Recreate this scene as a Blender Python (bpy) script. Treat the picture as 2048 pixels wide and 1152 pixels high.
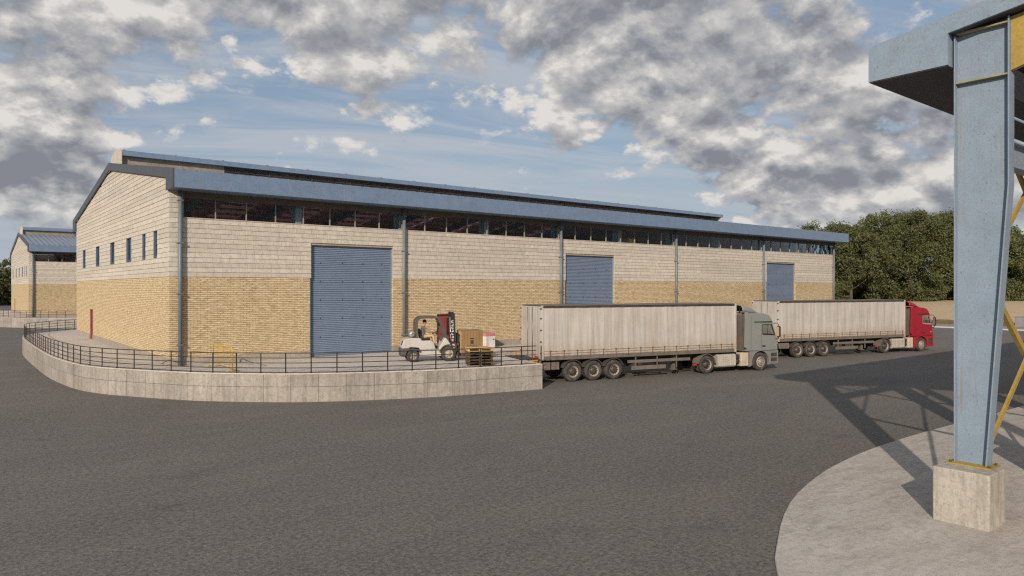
import bpy, bmesh, math, random
from mathutils import Vector, Matrix

for o in list(bpy.data.objects):
    bpy.data.objects.remove(o, do_unlink=True)
S = bpy.context.scene
COL = S.collection
R = math.radians
random.seed(7)

# ------------------------------------------------------------------ camera, sky, sun, exposure
CAM = (-8.194, -36.008, 4.9)
cd = bpy.data.cameras.new('camera')
cam = bpy.data.objects.new('camera', cd); COL.objects.link(cam)
cam.location = CAM
cam.rotation_euler = (R(90), 0, R(51.45 - 90))
cd.sensor_width = 36; cd.lens = 25; cd.clip_start = .1; cd.clip_end = 6000
S.camera = cam

SUN_AZ, SUN_EL = 36.0, 22.75          # direction the light travels (from +x), height of the sun
sd = bpy.data.lights.new('sun', 'SUN'); sun = bpy.data.objects.new('sun', sd); COL.objects.link(sun)
sd.energy = 4.1; sd.angle = R(.6); sd.color = (1, .868, .74)
dv = Vector((math.cos(R(SUN_EL)) * math.cos(R(SUN_AZ)), math.cos(R(SUN_EL)) * math.sin(R(SUN_AZ)), -math.sin(R(SUN_EL))))
sun.rotation_euler = dv.to_track_quat('-Z', 'Y').to_euler()
sun.location = (-60, -70, 60)

S.view_settings.view_transform = 'Standard'; S.view_settings.look = 'None'
S.view_settings.exposure = 0.0; S.view_settings.gamma = 1.0
S.view_settings.use_curve_mapping = False
S.cycles.use_denoising = False; S.cycles.filter_width = 1.25
S.cycles.max_bounces = 8; S.cycles.diffuse_bounces = 4; S.cycles.transparent_max_bounces = 12; S.cycles.sample_clamp_indirect = 4
S.render.resolution_x = 1024; S.render.resolution_y = 576


# ------------------------------------------------------------------ node helpers
class G:
    def __init__(s, nt):
        s.nt = nt; nt.nodes.clear()

    def n(s, typ, ins=None, **props):
        nd = s.nt.nodes.new('ShaderNode' + typ)
        for k, v in props.items():
            setattr(nd, k, v)
        for k, v in (ins or {}).items():
            sk = nd.inputs[k]
            if isinstance(v, bpy.types.NodeSocket):
                s.nt.links.new(v, sk)
            else:
                sk.default_value = v
        return nd

    def m(s, op, a, b=0.0, c=0.0, clamp=False):
        return s.n('Math', {0: a, 1: b, 2: c}, operation=op, use_clamp=clamp).outputs[0]

    def v(s, op, a, b=(0, 0, 0)):
        ins = {0: a}
        if op == 'SCALE': ins['Scale'] = b
        else: ins[1] = b
        nd = s.n('VectorMath', ins, operation=op)
        return nd.outputs['Value' if op in ('DOT_PRODUCT', 'LENGTH', 'DISTANCE') else 'Vector']

    def mix(s, f, a, b, blend='MIX'):
        a = tuple(a) + (1,) if isinstance(a, tuple) and len(a) == 3 else a
        b = tuple(b) + (1,) if isinstance(b, tuple) and len(b) == 3 else b
        return s.n('Mix', {0: f, 6: a, 7: b}, data_type='RGBA', blend_type=blend).outputs[2]

    def noise(s, vec, scale=1, detail=4, rough=.55, dist=0.0, out='Factor', **k):
        nd = s.n('TexNoise', {'Vector': vec, 'Scale': scale, 'Detail': detail, 'Roughness': rough, 'Distortion': dist})
        return nd.outputs[0] if out == 'Factor' else nd.outputs[1]

    def broad(s, vec, scale=3.0, rough=.86):
        return s.noise(vec, scale, 9, rough)

    def ramp(s, f, stops, interp='LINEAR'):
        nd = s.n('ValToRGB', {0: f}); cr = nd.color_ramp; cr.interpolation = interp
        while len(cr.elements) < len(stops): cr.elements.new(.5)
        for e, (p, c) in zip(cr.elements, stops):
            e.position = p; e.color = (c, c, c, 1) if isinstance(c, (int, float)) else tuple(c) + (1,)
        return nd.outputs[0]

    def mr(s, f, a, b, c=0.0, d=1.0, smooth=False):
        return s.n('MapRange', {0: f, 1: a, 2: b, 3: c, 4: d}, interpolation_type='SMOOTHSTEP' if smooth else 'LINEAR', clamp=True).outputs[0]


# ------------------------------------------------------------------ world: Nishita sky with a broken cloud deck
def build_world():
    W = bpy.data.worlds.new('World'); S.world = W; W.use_nodes = True
    g = G(W.node_tree)
    out = g.n('OutputWorld')
    sky = g.n('TexSky', sky_type='NISHITA', sun_disc=False, sun_elevation=R(SUN_EL), sun_rotation=R(234), air_density=1.0, dust_density=2.2, ozone_density=1.2)
    d = g.v('NORMALIZE', g.n('TexCoord').outputs['Generated'])
    sx = g.n('SeparateXYZ', {0: d})
    z = g.m('MAXIMUM', sx.outputs[2], 0.0)
    def plane(dz, flat=.52):
        """point on the cloud deck seen in this direction, dz lifts the line of sight a little"""
        inv = g.m('DIVIDE', 1.0, g.m('ADD', g.m('ADD', z, dz), flat))
        return g.v('SCALE', g.n('CombineXYZ', {0: sx.outputs[0], 1: sx.outputs[1], 2: g.m('MULTIPLY', g.m('ADD', z, dz), .7)}).outputs[0], inv)
    def blob(dr, size, amp):
        a = g.v('DOT_PRODUCT', d, tuple(Vector(dr).normalized()))
        return g.m('MULTIPLY', g.mr(a, 1 - size * size / 2, 1.0, 0, 1, True), amp)
    P0 = plane(0.0); P1 = g.v('ADD', plane(.024), (-.015, -.005, 0))
    off = (8.1, 4.4, 2.2)
    big = g.noise(g.v('ADD', P0, (3.7, 1.2, 5.1)), 1.9, 2, .5)
    def heap(p, det, ro):
        q = g.v('ADD', p, off)
        fb = g.noise(q, 5.9, det, ro, .12)
        vo = g.n('TexVoronoi', {'Vector': g.v('ADD', q, g.v('SCALE', g.n('CombineXYZ', {0: fb, 1: fb, 2: fb}).outputs[0], .10)), 'Scale': 14.0, 'Detail': 1.0, 'Roughness': .5}, feature='F1').outputs[0]
        return g.m('ADD', fb, g.m('MULTIPLY', g.m('SUBTRACT', .42, vo), .16))
    m0 = heap(P0, 10, .62); m1 = heap(P1, 7, .60)
    bias = g.mr(z, .05, .36, -.035, .012)
    for dr, sz, am in BLOBS:
        bias = g.m('ADD', bias, blob(dr, sz, am))
    dens = g.m('ADD', g.m('ADD', g.m('MULTIPLY', big, .70), m0), bias)
    alpha = g.mr(dens, .825, .945, 0, 1, True)
    thick = g.mr(dens, .90, 1.28, 0, 1)
    k = g.m('MULTIPLY_ADD', g.m('SUBTRACT', m0, m1), 3.9, .52)
    k = g.m('ADD', k, g.m('MULTIPLY', g.m('SUBTRACT', m0, .5), .8))
    k = g.m('SUBTRACT', k, g.m('MULTIPLY_ADD', thick, .56, -.13), 0.0, True)
    ccol = g.ramp(k, [(0, (.235, .246, .278)), (.25, (.315, .325, .355)), (.52, (.430, .430, .438)), (.78, (.570, .558, .545)), (1, (.74, .71, .675))])
    ccol = g.v('SCALE', ccol, 10.0)
    # high thin veil drawn out in streaks
    Pv = plane(0.0, .14)
    vv = g.v('ADD', g.v('MULTIPLY', g.n('VectorRotate', {'Vector': Pv, 'Angle': R(20)}, rotation_type='Z_AXIS').outputs[0], (.5, 1.9, 1)), (2.3, 9.1, 0))
    veil = g.noise(vv, 1.5, 7, .62, .8)
    va = g.m('MULTIPLY', g.mr(veil, .34, .64, 0, 1, True), .80)
    base = g.mix(.55, sky.outputs[0], (2.9, 3.75, 4.9))
    base = g.mix(va, base, (4.7, 5.05, 5.55))
    hz = g.m('MULTIPLY', g.mr(z, .0, .24, 1, 0, True), .75)
    base = g.mix(hz, base, (4.3, 4.85, 5.5))
    fade = g.mr(z, .01, .12, .25, 1, True)
    col = g.mix(g.m('MULTIPLY', alpha, fade), base, ccol)
    W.cycles.sampling_method = 'MANUAL'; W.cycles.sample_map_resolution = 512
    bg = g.n('Background', {0: col, 1: .1})
    g.nt.links.new(bg.outputs[0], out.inputs[0])


BLOBS = [((.76, .57, .32), .28, .16), ((.88, .42, .19), .26, .18), ((.18, .92, .37), .44, .15), ((.50, .77, .40), .30, .17), ((.06, .98, .18), .14, .12),
         ((.44, .86, .22), .22, -.05), ((.58, .77, .16), .32, -.10), ((.24, .95, .17), .18, -.04)]
build_world()


# ------------------------------------------------------------------ mesh helpers
class MB:
    def __init__(s):
        s.v = []; s.f = []; s.sm = []

    def add(s, vs, fs, smooth=False):
        k = len(s.v); s.v += [tuple(p) for p in vs]
        for f in fs:
            s.f.append(tuple(i + k for i in f)); s.sm.append(smooth)
        return s

    def box(s, x0, x1, y0, y1, z0, z1):
        return s.add([(x0, y0, z0), (x1, y0, z0), (x1, y1, z0), (x0, y1, z0), (x0, y0, z1), (x1, y0, z1), (x1, y1, z1), (x0, y1, z1)],
                     [(0, 3, 2, 1), (4, 5, 6, 7), (0, 1, 5, 4), (1, 2, 6, 5), (2, 3, 7, 6), (3, 0, 4, 7)])

    def prism(s, poly, lo, hi, ax='y', smooth=False):
        """poly: list of 2-D points; extruded from lo to hi along ax (x: poly is y,z; y: poly is x,z; z: poly is x,y)"""
        def P(a, b, t):
            return {'x': (t, a, b), 'y': (a, t, b), 'z': (a, b, t)}[ax]
        n = len(poly)
        vs = [P(a, b, lo) for a, b in poly] + [P(a, b, hi) for a, b in poly]
        fs = [(i, (i + 1) % n, n + (i + 1) % n, n + i) for i in range(n)]
        s.add(vs, fs, smooth)
        k = len(s.v) - 2 * n
        s.f.append(tuple(k + i for i in reversed(range(n)))); s.sm.append(False)
        s.f.append(tuple(k + n + i for i in range(n))); s.sm.append(False)
        return s

    def tube(s, pts, r, n=8, closed=False, cap=True, smooth=True):
        pts = [Vector(p) for p in pts]; m = len(pts)
        rs = r if isinstance(r, (list, tuple)) else [r] * m
        base = len(s.v); prev = None
        for i, p in enumerate(pts):
            a = pts[i - 1] if (i > 0 or closed) else p
            b = pts[(i + 1) % m] if (i < m - 1 or closed) else p
            t = (b - a).normalized()
            if prev is None:
                u = t.cross(Vector((0, 0, 1)))
                if u.length < 1e-3: u = t.cross(Vector((0, 1, 0)))
            else:
                u = prev - t * prev.dot(t)
            u.normalize(); prev = u; w = t.cross(u)
            for k in range(n):
                an = 2 * math.pi * (k + .5) / n
                s.v.append(tuple(p + (u * math.cos(an) + w * math.sin(an)) * rs[i]))
        segs = m if closed else m - 1
        for i in range(segs):
            j = (i + 1) % m
            for k in range(n):
                s.f.append((base + i * n + k, base + i * n + (k + 1) % n, base + j * n + (k + 1) % n, base + j * n + k)); s.sm.append(smooth)
        if cap and not closed:
            s.f.append(tuple(base + k for k in reversed(range(n)))); s.sm.append(False)
            s.f.append(tuple(base + (m - 1) * n + k for k in range(n))); s.sm.append(False)
        return s

    def lathe(s, prof, org, ax='y', n=24, smooth=True, cap=True):
        """prof: (radius, offset) pairs along ax"""
        base = len(s.v); m = len(prof)
        for r, h in prof:
            for k in range(n):
                a = 2 * math.pi * k / n; c, q = r * math.cos(a), r * math.sin(a)
                p = {'x': (h, c, q), 'y': (c, h, q), 'z': (c, q, h)}[ax]
                s.v.append((p[0] + org[0], p[1] + org[1], p[2] + org[2]))
        for i in range(m - 1):
            for k in range(n):
                s.f.append((base + i * n + k, base + i * n + (k + 1) % n, base + (i + 1) * n + (k + 1) % n, base + (i + 1) * n + k)); s.sm.append(smooth)
        for e in (0, m - 1):
            if cap and prof[e][0] > 1e-4:
                s.f.append(tuple(base + e * n + k for k in range(n))); s.sm.append(False)
        return s

    def bar(s, a, b, w, h, up=(0, 0, 1)):
        """rectangular bar from a to b, w across, h in the up direction"""
        a, b = Vector(a), Vector(b); t = (b - a).normalized(); u = t.cross(Vector(up)).normalized(); q = u.cross(t)
        vs = []
        for p in (a, b):
            for i, j in ((-1, -1), (1, -1), (1, 1), (-1, 1)):
                vs.append(p + u * (w / 2 * i) + q * (h / 2 * j))
        return s.add(vs, [(0, 1, 2, 3), (7, 6, 5, 4), (0, 4, 5, 1), (1, 5, 6, 2), (2, 6, 7, 3), (3, 7, 4, 0)])

    def mesh(s, name):
        me = bpy.data.meshes.new(name); me.from_pydata(s.v, [], s.f)
        me.polygons.foreach_set('use_smooth', s.sm); me.update()
        return me


def obj(name, mb, mat, parent=None, bevel=0, seg=1, weld=True):
    me = mb.mesh(name) if isinstance(mb, MB) else mb
    if isinstance(mb, MB):
        bm = bmesh.new(); bm.from_mesh(me)
        if bevel:
            bmesh.ops.remove_doubles(bm, verts=bm.verts, dist=1e-5)
        bmesh.ops.recalc_face_normals(bm, faces=bm.faces)
        if bevel:
            ed = [e for e in bm.edges if len(e.link_faces) == 2 and e.calc_face_angle(0) > R(25)]
            bmesh.ops.bevel(bm, geom=ed, offset=bevel, segments=seg, affect='EDGES', profile=.5, clamp_overlap=True)
        bm.to_mesh(me); bm.free()
    if mat and not me.materials: me.materials.append(M[mat])
    o = bpy.data.objects.new(name, me); COL.objects.link(o)
    if parent: o.parent = parent
    return o


def tag(o, label=None, cat=None, group=None, kind=None):
    if label: o['label'] = label
    if cat: o['category'] = cat
    if group: o['group'] = group
    if kind: o['kind'] = kind
    return o


def thing(name, label, cat, loc=(0, 0, 0), rz=0, group=None):
    o = bpy.data.objects.new(name, None); COL.objects.link(o)
    o.location = loc; o.rotation_euler = (0, 0, rz); o.empty_display_size = .3
    return tag(o, label, cat, group)


def copy_tree(o, parent=None):
    c = o.copy(); COL.objects.link(c)
    if parent: c.parent = parent
    for ch in CHILDREN.get(o.name, []):
        copy_tree(ch, c)
    return c


CHILDREN = {}
def index_children():
    CHILDREN.clear()
    for o in bpy.data.objects:
        if o.parent: CHILDREN.setdefault(o.parent.name, []).append(o)


def spline(pts, step):
    """Catmull-Rom through 2-D points, resampled to about equal steps"""
    P = [Vector(p) for p in pts]; P = [P[0] * 2 - P[1]] + P + [P[-1] * 2 - P[-2]]
    dense = []
    for i in range(1, len(P) - 2):
        for k in range(24):
            t = k / 24
            dense.append(.5 * ((2 * P[i]) + (P[i + 1] - P[i - 1]) * t + (2 * P[i - 1] - 5 * P[i] + 4 * P[i + 1] - P[i + 2]) * t * t + (3 * P[i] - P[i - 1] - 3 * P[i + 1] + P[i + 2]) * t ** 3))
    dense.append(P[-2])
    L = [0]
    for a, b in zip(dense, dense[1:]): L.append(L[-1] + (b - a).length)
    n = max(1, round(L[-1] / step)); out = []; j = 0
    for i in range(n + 1):
        s = L[-1] * i / n
        while j < len(L) - 2 and L[j + 1] < s: j += 1
        t = (s - L[j]) / max(1e-9, L[j + 1] - L[j])
        out.append(dense[j].lerp(dense[j + 1], min(1, t)))
    return out


def offset(path, d):
    out = []
    for i, p in enumerate(path):
        a = path[max(0, i - 1)]; b = path[min(len(path) - 1, i + 1)]
        t = (b - a).normalized(); out.append(Vector((p.x - t.y * d, p.y + t.x * d)))
    return out

# ------------------------------------------------------------------ materials
M = {}

def material(name, fn, **kw):
    m = bpy.data.materials.new(name); m.use_nodes = True
    g = G(m.node_tree); out = g.n('OutputMaterial')
    b = g.n('BsdfPrincipled'); g.nt.links.new(b.outputs[0], out.inputs[0])
    g.b = b; g.out = out
    g.pos = g.n('NewGeometry').outputs['Position']
    g.rnd = g.n('ObjectInfo').outputs['Random']
    def setp(**k):
        for a, v in k.items():
            sk = b.inputs[{'col': 'Base Color', 'rough': 'Roughness', 'metal': 'Metallic', 'spec': 'Specular IOR Level', 'nor': 'Normal', 'coat': 'Coat Weight', 'sub': 'Subsurface Weight'}[a]]
            if isinstance(v, bpy.types.NodeSocket): g.nt.links.new(v, sk)
            elif a == 'col': sk.default_value = tuple(v) + (1,)
            else: sk.default_value = v
    g.set = setp
    fn(g, **kw); M[name] = m
    return m

def bump(g, h, dist=.01, st=.6, nor=None):
    ins = {'Height': h, 'Distance': dist, 'Strength': st}
    if nor: ins['Normal'] = nor
    return g.n('Bump', ins).outputs[0]

def sc(g, v, k): return g.v('MULTIPLY', v, k)

def scl(c, k): return tuple(min(1, x * k) for x in c)

# plain paint / plastic / metal with a little mottling, grime and scratches
def f_paint(g, c=(.5, .5, .5), rough=.5, metal=0, mott=.18, grime=.25, gc=(.10, .08, .06), spk=.0, spc=(.16, .09, .05), sps=9, rust=0, b=.15, streak=True, spec=.5):
    n1 = g.noise(g.pos, 2.2, 5, .6)
    col = g.mix(g.mr(n1, .25, .75), scl(c, 1 - mott), scl(c, 1 + mott))
    st = g.noise(sc(g, g.pos, (2.6, 2.6, .28)), 1.6, 6, .62)
    col = g.mix(g.m('MULTIPLY', g.mr(st, .48, .80), grime), col, gc)
    fine = g.noise(g.pos, 34, 3, .6)
    col = g.mix(g.m('MULTIPLY', g.mr(fine, .35, .65), .16), col, scl(c, .62))
    if spk:
        mt = g.noise(g.pos, sps * 1.3, 5, .78)
        col = g.mix(g.m('MULTIPLY', g.mr(mt, .45, .68), .42), col, scl(c, .60)); col = g.mix(g.m('MULTIPLY', g.mr(mt, .46, .30), .35), col, scl(c, 1.35))
    if rust:
        rs = g.noise(sc(g, g.pos, (11, 11, .45)), 1.0, 5, .7)
        rm = g.noise(g.pos, .9, 3, .6)
        col = g.mix(g.m('MULTIPLY', g.m('MULTIPLY', g.mr(rs, .54, .70), g.mr(rm, .42, .62)), rust), col, (.21, .16, .11))
    if spk:
        sp = g.noise(sc(g, g.pos, (1, 1, .55)), sps, 4, .72)
        col = g.mix(g.m('MULTIPLY', g.mr(sp, .60, .68), spk), col, spc)
    g.set(col=col, rough=g.mr(n1, .2, .8, rough - .08, min(1, rough + .12)), metal=metal, spec=spec, nor=bump(g, g.noise(g.pos, 18, 4, .6), .006, b))

def P(name, c, **k): material(name, f_paint, c=c, **k)

def f_brick(g):
    s = g.n('SeparateXYZ', {0: g.pos})
    u = g.m('ADD', s.outputs[0], s.outputs[1])
    wob = g.m('MULTIPLY', g.m('SUBTRACT', g.noise(g.pos, 1.6, 3, .6), .5), .035)
    vec = g.n('CombineXYZ', {0: u, 1: g.m('ADD', s.outputs[2], wob), 2: 0}).outputs[0]
    br = g.n('TexBrick', {'Vector': vec, 'Color1': (.66, .54, .345, 1), 'Color2': (.57, .455, .272, 1), 'Mortar': (.37, .275, .165, 1), 'Scale': 1.0, 'Mortar Size': .011, 'Mortar Smooth': .5, 'Bias': -.1, 'Brick Width': .31, 'Row Height': .0935}, offset=.5)
    n = g.noise(sc(g, g.pos, (1.3, 1.3, 4.2)), 2.6, 6, .68)
    col = g.mix(g.mr(n, .30, .72), g.mix(1, br.outputs[0], (.70, .66, .60), 'MULTIPLY'), g.mix(1, br.outputs[0], (1.22, 1.2, 1.16), 'MULTIPLY'))
    dk = g.noise(sc(g, g.pos, (1.6, 1.6, 5)), 1.7, 8, .84)
    col = g.mix(g.m('MULTIPLY', g.mr(dk, .50, .60), .62), col, (.25, .175, .095))
    lt = g.noise(g.v('ADD', sc(g, g.pos, (1.6, 1.6, 5)), (9, 4, 2)), 1.7, 8, .84)
    col = g.mix(g.m('MULTIPLY', g.mr(lt, .51, .60), .50), col, (.78, .67, .46))
    h = g.m('ADD', g.m('MULTIPLY', br.outputs[1], -1.0), g.m('MULTIPLY', dk, .8))
    g.set(col=col, rough=.9, spec=.2, nor=bump(g, h, .03, .9))
material('brick', f_brick)

def f_block(g, c=(.595, .545, .462)):
    s = g.n('SeparateXYZ', {0: g.pos})
    u = g.m('ADD', s.outputs[0], s.outputs[1])
    vec = g.n('CombineXYZ', {0: g.m('ADD', u, g.m('MULTIPLY', g.rnd, 9.0)), 1: s.outputs[2], 2: 0}).outputs[0]
    br = g.n('TexBrick', {'Vector': vec, 'Color1': tuple(c) + (1,), 'Color2': scl(c, .93) + (1,), 'Mortar': scl(c, .80) + (1,), 'Scale': 1, 'Mortar Size': .010, 'Mortar Smooth': .6, 'Brick Width': .40, 'Row Height': 40}, offset=0)
    col = g.mix(1, br.outputs[0], g.ramp(g.rnd, [(0, .88), (1, 1.08)]), 'MULTIPLY')
    n = g.noise(sc(g, g.pos, (3, 3, 1.6)), 1.4, 7, .68)
    col = g.mix(g.m('MULTIPLY', g.mr(n, .46, .72), .42), col, (.34, .26, .175))
    fn = g.broad(g.pos, 3.2, .85)
    col = g.mix(g.m('MULTIPLY', g.mr(fn, .49, .58), .50), col, scl(c, .60))
    g.set(col=col, rough=.88, spec=.25, nor=bump(g, g.m('ADD', fn, g.m('MULTIPLY', br.outputs[1], -.5)), .025, .7))
material('block', f_block)

def f_conc(g, c=(.365, .335, .29), dark=(.13, .11, .09), str_=.70, big=.5, rnd=.1, grain=30):
    st = g.noise(sc(g, g.pos, (3.4, 3.4, .30)), 1.5, 7, .66)
    bg = g.noise(g.pos, .8, 5, .6)
    fn = g.noise(g.pos, 8, 7, .84)
    col = g.mix(g.mr(bg, .3, .7), scl(c, 1 - big * .3), scl(c, 1 + big * .18))
    col = g.mix(g.m('MULTIPLY', g.mr(st, .46, .76), str_), col, dark)
    col = g.mix(g.m('MULTIPLY', g.mr(fn, .485, .62), .60), col, scl(c, .46))
    md = g.noise(sc(g, g.pos, (1, 1, .7)), 5.5, 5, .72)
    col = g.mix(g.m('MULTIPLY', g.mr(md, .50, .68), .45), col, scl(c, .55))
    col = g.mix(1, col, g.ramp(g.rnd, [(0, 1 - rnd), (1, 1 + rnd)]), 'MULTIPLY')
    g.set(col=col, rough=.9, spec=.25, nor=bump(g, fn, .015, .7))
material('concrete', f_conc)
material('plinth', f_conc, c=(.37, .32, .265), str_=.35)
material('pedestal', f_conc, c=(.45, .42, .36), dark=(.18, .15, .115), str_=.8)

def f_deck(g, c=(.60, .55, .49), d2=(.44, .39, .34)):
    a = g.noise(sc(g, g.pos, (.55, 1.6, 1)), 1.0, 7, .64, .5)
    fn = g.noise(g.pos, 8, 7, .86)
    mid = g.noise(sc(g, g.pos, (.6, 1.5, 1)), 3.0, 6, .76, .3)
    col = g.mix(g.mr(a, .32, .72), c, d2)
    col = g.mix(g.m('MULTIPLY', g.mr(mid, .48, .66), .55), col, scl(d2, .58))
    col = g.mix(g.m('MULTIPLY', g.mr(fn, .49, .62), .60), col, scl(c, .42))
    col = g.mix(g.m('MULTIPLY', g.mr(g.noise(g.pos, .12, 3, .5), .35, .65), .25), col, scl(c, 1.2))
    g.set(col=col, rough=.9, spec=.25, nor=bump(g, g.m('ADD', fn, mid), .02, .7))
material('deck', f_deck)
material('slab', f_deck, c=(.51, .475, .425), d2=(.38, .345, .30))

def f_asphalt(g):
    n1 = g.noise(g.pos, .16, 5, .6, .4)
    n2 = g.noise(g.pos, 2.6, 6, .75)
    sp = g.noise(g.pos, 17, 4, .8)
    wear = g.noise(sc(g, g.pos, (.12, .5, 1)), .8, 6, .62, .6)
    col = g.mix(g.mr(n1, .3, .7), (.134, .123, .109), (.160, .147, .131))
    col = g.mix(g.m('MULTIPLY', g.mr(wear, .46, .70), .6), col, (.205, .186, .164))
    col = g.mix(g.m('MULTIPLY', g.mr(n2, .44, .74), .35), col, (.085, .078, .071))
    col = g.mix(g.m('MULTIPLY', g.mr(sp, .55, .78), .75), col, (.36, .32, .285))
    col = g.mix(g.m('MULTIPLY', g.mr(sp, .46, .28), .80), col, (.045, .041, .038))
    sp2 = g.noise(g.v('ADD', g.pos, (5, 3, 0)), 9.5, 6, .88)
    col = g.mix(g.m('MULTIPLY', g.mr(sp2, .50, .62), .70), col, (.25, .23, .202))
    col = g.mix(g.m('MULTIPLY', g.mr(sp2, .50, .38), .70), col, (.050, .046, .041))
    stain = g.noise(g.v('ADD', g.pos, (31, 7, 0)), .42, 4, .6, 1.2)
    col = g.mix(g.m('MULTIPLY', g.mr(stain, .60, .74), .45), col, (.080, .073, .066))
    g.set(col=col, rough=g.mr(n2, .3, .7, .78, .94), spec=.3, nor=bump(g, g.m('ADD', sp, g.m('MULTIPLY', n2, .5)), .03, .9))
material('asphalt', f_asphalt)

def f_grass(g, c1=(.46, .345, .215), c2=(.33, .24, .14), c3=(.55, .43, .28)):
    a = g.noise(sc(g, g.pos, (.6, .16, 1)), .9, 7, .68)
    b2 = g.noise(sc(g, g.pos, (1, .25, 2)), 4, 5, .7)
    col = g.mix(g.mr(a, .3, .7), c1, c3); col = g.mix(g.m('MULTIPLY', g.mr(b2, .45, .7), .7), col, c2)
    g.set(col=col, rough=.95, spec=.1, nor=bump(g, b2, .1, .8))
material('dry_grass', f_grass)
material('verge', f_grass, c1=(.13, .105, .06), c2=(.07, .06, .035), c3=(.20, .16, .09))
material('hedge', f_grass, c1=(.06, .065, .03), c2=(.025, .03, .014), c3=(.10, .095, .045))

P('fascia_blue', (.155, .230, .340), rough=.5, rust=.45, grime=.35, gc=(.24, .25, .27), spk=.55, mott=.13, b=.25)
P('shed_blue', (.218, .288, .358), rough=.55, rust=.6, sps=21, grime=.30, gc=(.30, .31, .31), spk=.6, spc=(.14, .10, .07), mott=.10, b=.25)
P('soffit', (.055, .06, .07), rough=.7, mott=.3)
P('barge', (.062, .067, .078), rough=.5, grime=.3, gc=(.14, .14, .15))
P('roof_sheet', (.22, .26, .315), rough=.42, metal=.25, grime=.3, gc=(.28, .28, .28))
P('shutter', (.178, .236, .325), rough=.48, grime=.22, gc=(.21, .23, .26), mott=.08, spk=.12)
P('pipe', (.15, .175, .195), rough=.45, grime=.3)
P('header', (.12, .098, .072), rough=.8, mott=.3)
P('mullion', (.27, .25, .215), rough=.6)
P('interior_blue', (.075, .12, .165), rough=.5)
P('purlin_red', (.74, .28, .22), rough=.6, mott=.25)
P('deck_red', (.68, .36, .31), rough=.8, mott=.3)
P('inner_wall', (.60, .56, .50), rough=.9)
P('crane_yellow', (.55, .36, .03), rough=.45)
P('red_door', (.24, .05, .042), rough=.5)
P('door_frame', (.055, .035, .03), rough=.6)
P('railing', (.028, .023, .021), rough=.5, grime=.35, gc=(.10, .055, .035))
P('shed_olive', (.30, .27, .15), rough=.5, grime=.4, gc=(.2, .19, .14))
P('shed_yellow', (.37, .26, .055), rough=.5, grime=.45, gc=(.26, .17, .05), spk=.35)
P('yellow_barrier', (.60, .39, .045), rough=.5, grime=.3, gc=(.3, .19, .04))
P('monitor_wall', (.28, .245, .20), rough=.9, mott=.25, grime=.5)
P('louvre', (.06, .052, .046), rough=.7)
P('tyre', (.045, .04, .036), rough=.85, grime=.85, gc=(.17, .14, .11), mott=.3)
P('rim', (.34, .29, .235), rough=.6, metal=.1, grime=.85, gc=(.085, .066, .05))
P('hub', (.085, .075, .066), rough=.5, metal=.4, grime=.7, gc=(.06, .045, .035))
P('chassis', (.038, .034, .03), rough=.75, grime=.6, gc=(.12, .095, .07))
P('side_guard', (.155, .13, .105), rough=.7, grime=.7, gc=(.055, .045, .036))
P('rave', (.15, .128, .105), rough=.6, grime=.6, gc=(.06, .05, .04))
P('mudguard', (.062, .056, .05), rough=.65, grime=.6, gc=(.16, .13, .10))
P('cab_grey', (.222, .236, .222), rough=.34, grime=.30, gc=(.20, .175, .14), mott=.05, b=.04)
P('cab_grey_low', (.19, .20, .187), rough=.5, grime=.6, gc=(.20, .165, .125), mott=.1)
P('cab_red', (.30, .010, .022), rough=.30, grime=.18, gc=(.17, .04, .035), mott=.05, b=.04)
P('cab_red_low', (.33, .013, .022), rough=.42, grime=.35, gc=(.20, .08, .06), mott=.1)
P('tank', (.50, .455, .385), rough=.5, metal=.2, grime=.5, gc=(.22, .17, .12))
P('panel_beige', (.50, .42, .31), rough=.6, grime=.6, gc=(.22, .15, .08))
P('black_plastic', (.018, .018, .019), rough=.5, mott=.2)
P('orange', (.58, .21, .025), rough=.4, grime=.2, gc=(.3, .1, .02))
P('lamp_red', (.45, .04, .02), rough=.3)
P('emblem', (.62, .60, .56), rough=.3, metal=.6)
P('fork_body', (.49, .465, .43), rough=.42, grime=.32, gc=(.28, .24, .19), mott=.07, spk=.25)
P('fork_dark', (.075, .066, .062), rough=.6, grime=.4, gc=(.15, .12, .10))
P('fork_guard', (.085, .073, .068), rough=.5)
P('fork_black', (.014, .014, .015), rough=.5)
P('gas_tank', (.44, .42, .39), rough=.35, metal=.4, grime=.5, gc=(.12, .10, .08))
P('white_mark', (.75, .73, .70), rough=.6)
P('pink_mark', (.72, .42, .36), rough=.6)
P('crate_wood', (.25, .155, .068), rough=.8, grime=.7, gc=(.18, .105, .045), mott=.22)
P('crate_edge', (.52, .37, .19), rough=.8, grime=.3)
P('ink', (.045, .032, .024), rough=.8)
P('white_box', (.66, .63, .60), rough=.6, grime=.35, gc=(.4, .35, .31))
P('pink_band', (.50, .20, .19), rough=.6, grime=.3)
P('red_tray', (.60, .13, .07), rough=.5)
P('pallet_old', (.115, .073, .037), rough=.9, grime=.7, gc=(.045, .03, .018), mott=.35)
P('pallet_new', (.55, .37, .13), rough=.8, grime=.4, gc=(.26, .16, .06), mott=.2)
P('bark', (.10, .075, .055), rough=.95, mott=.3)
P('skin', (.42, .24, .155), rough=.55, mott=.06, grime=0)
P('hair', (.008, .007, .007), rough=.6)
P('shirt', (.125, .118, .112), rough=.9)
P('trousers', (.50, .37, .21), rough=.9)
P('shoe', (.02, .018, .017), rough=.6)
P('steel', (.30, .29, .28), rough=.4, metal=.7)
P('kerb', (.52, .48, .42), rough=.9, mott=.2)
P('pavement', (.25, .235, .22), rough=.9, mott=.15)
P('post_grey', (.24, .24, .24), rough=.8)

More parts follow.
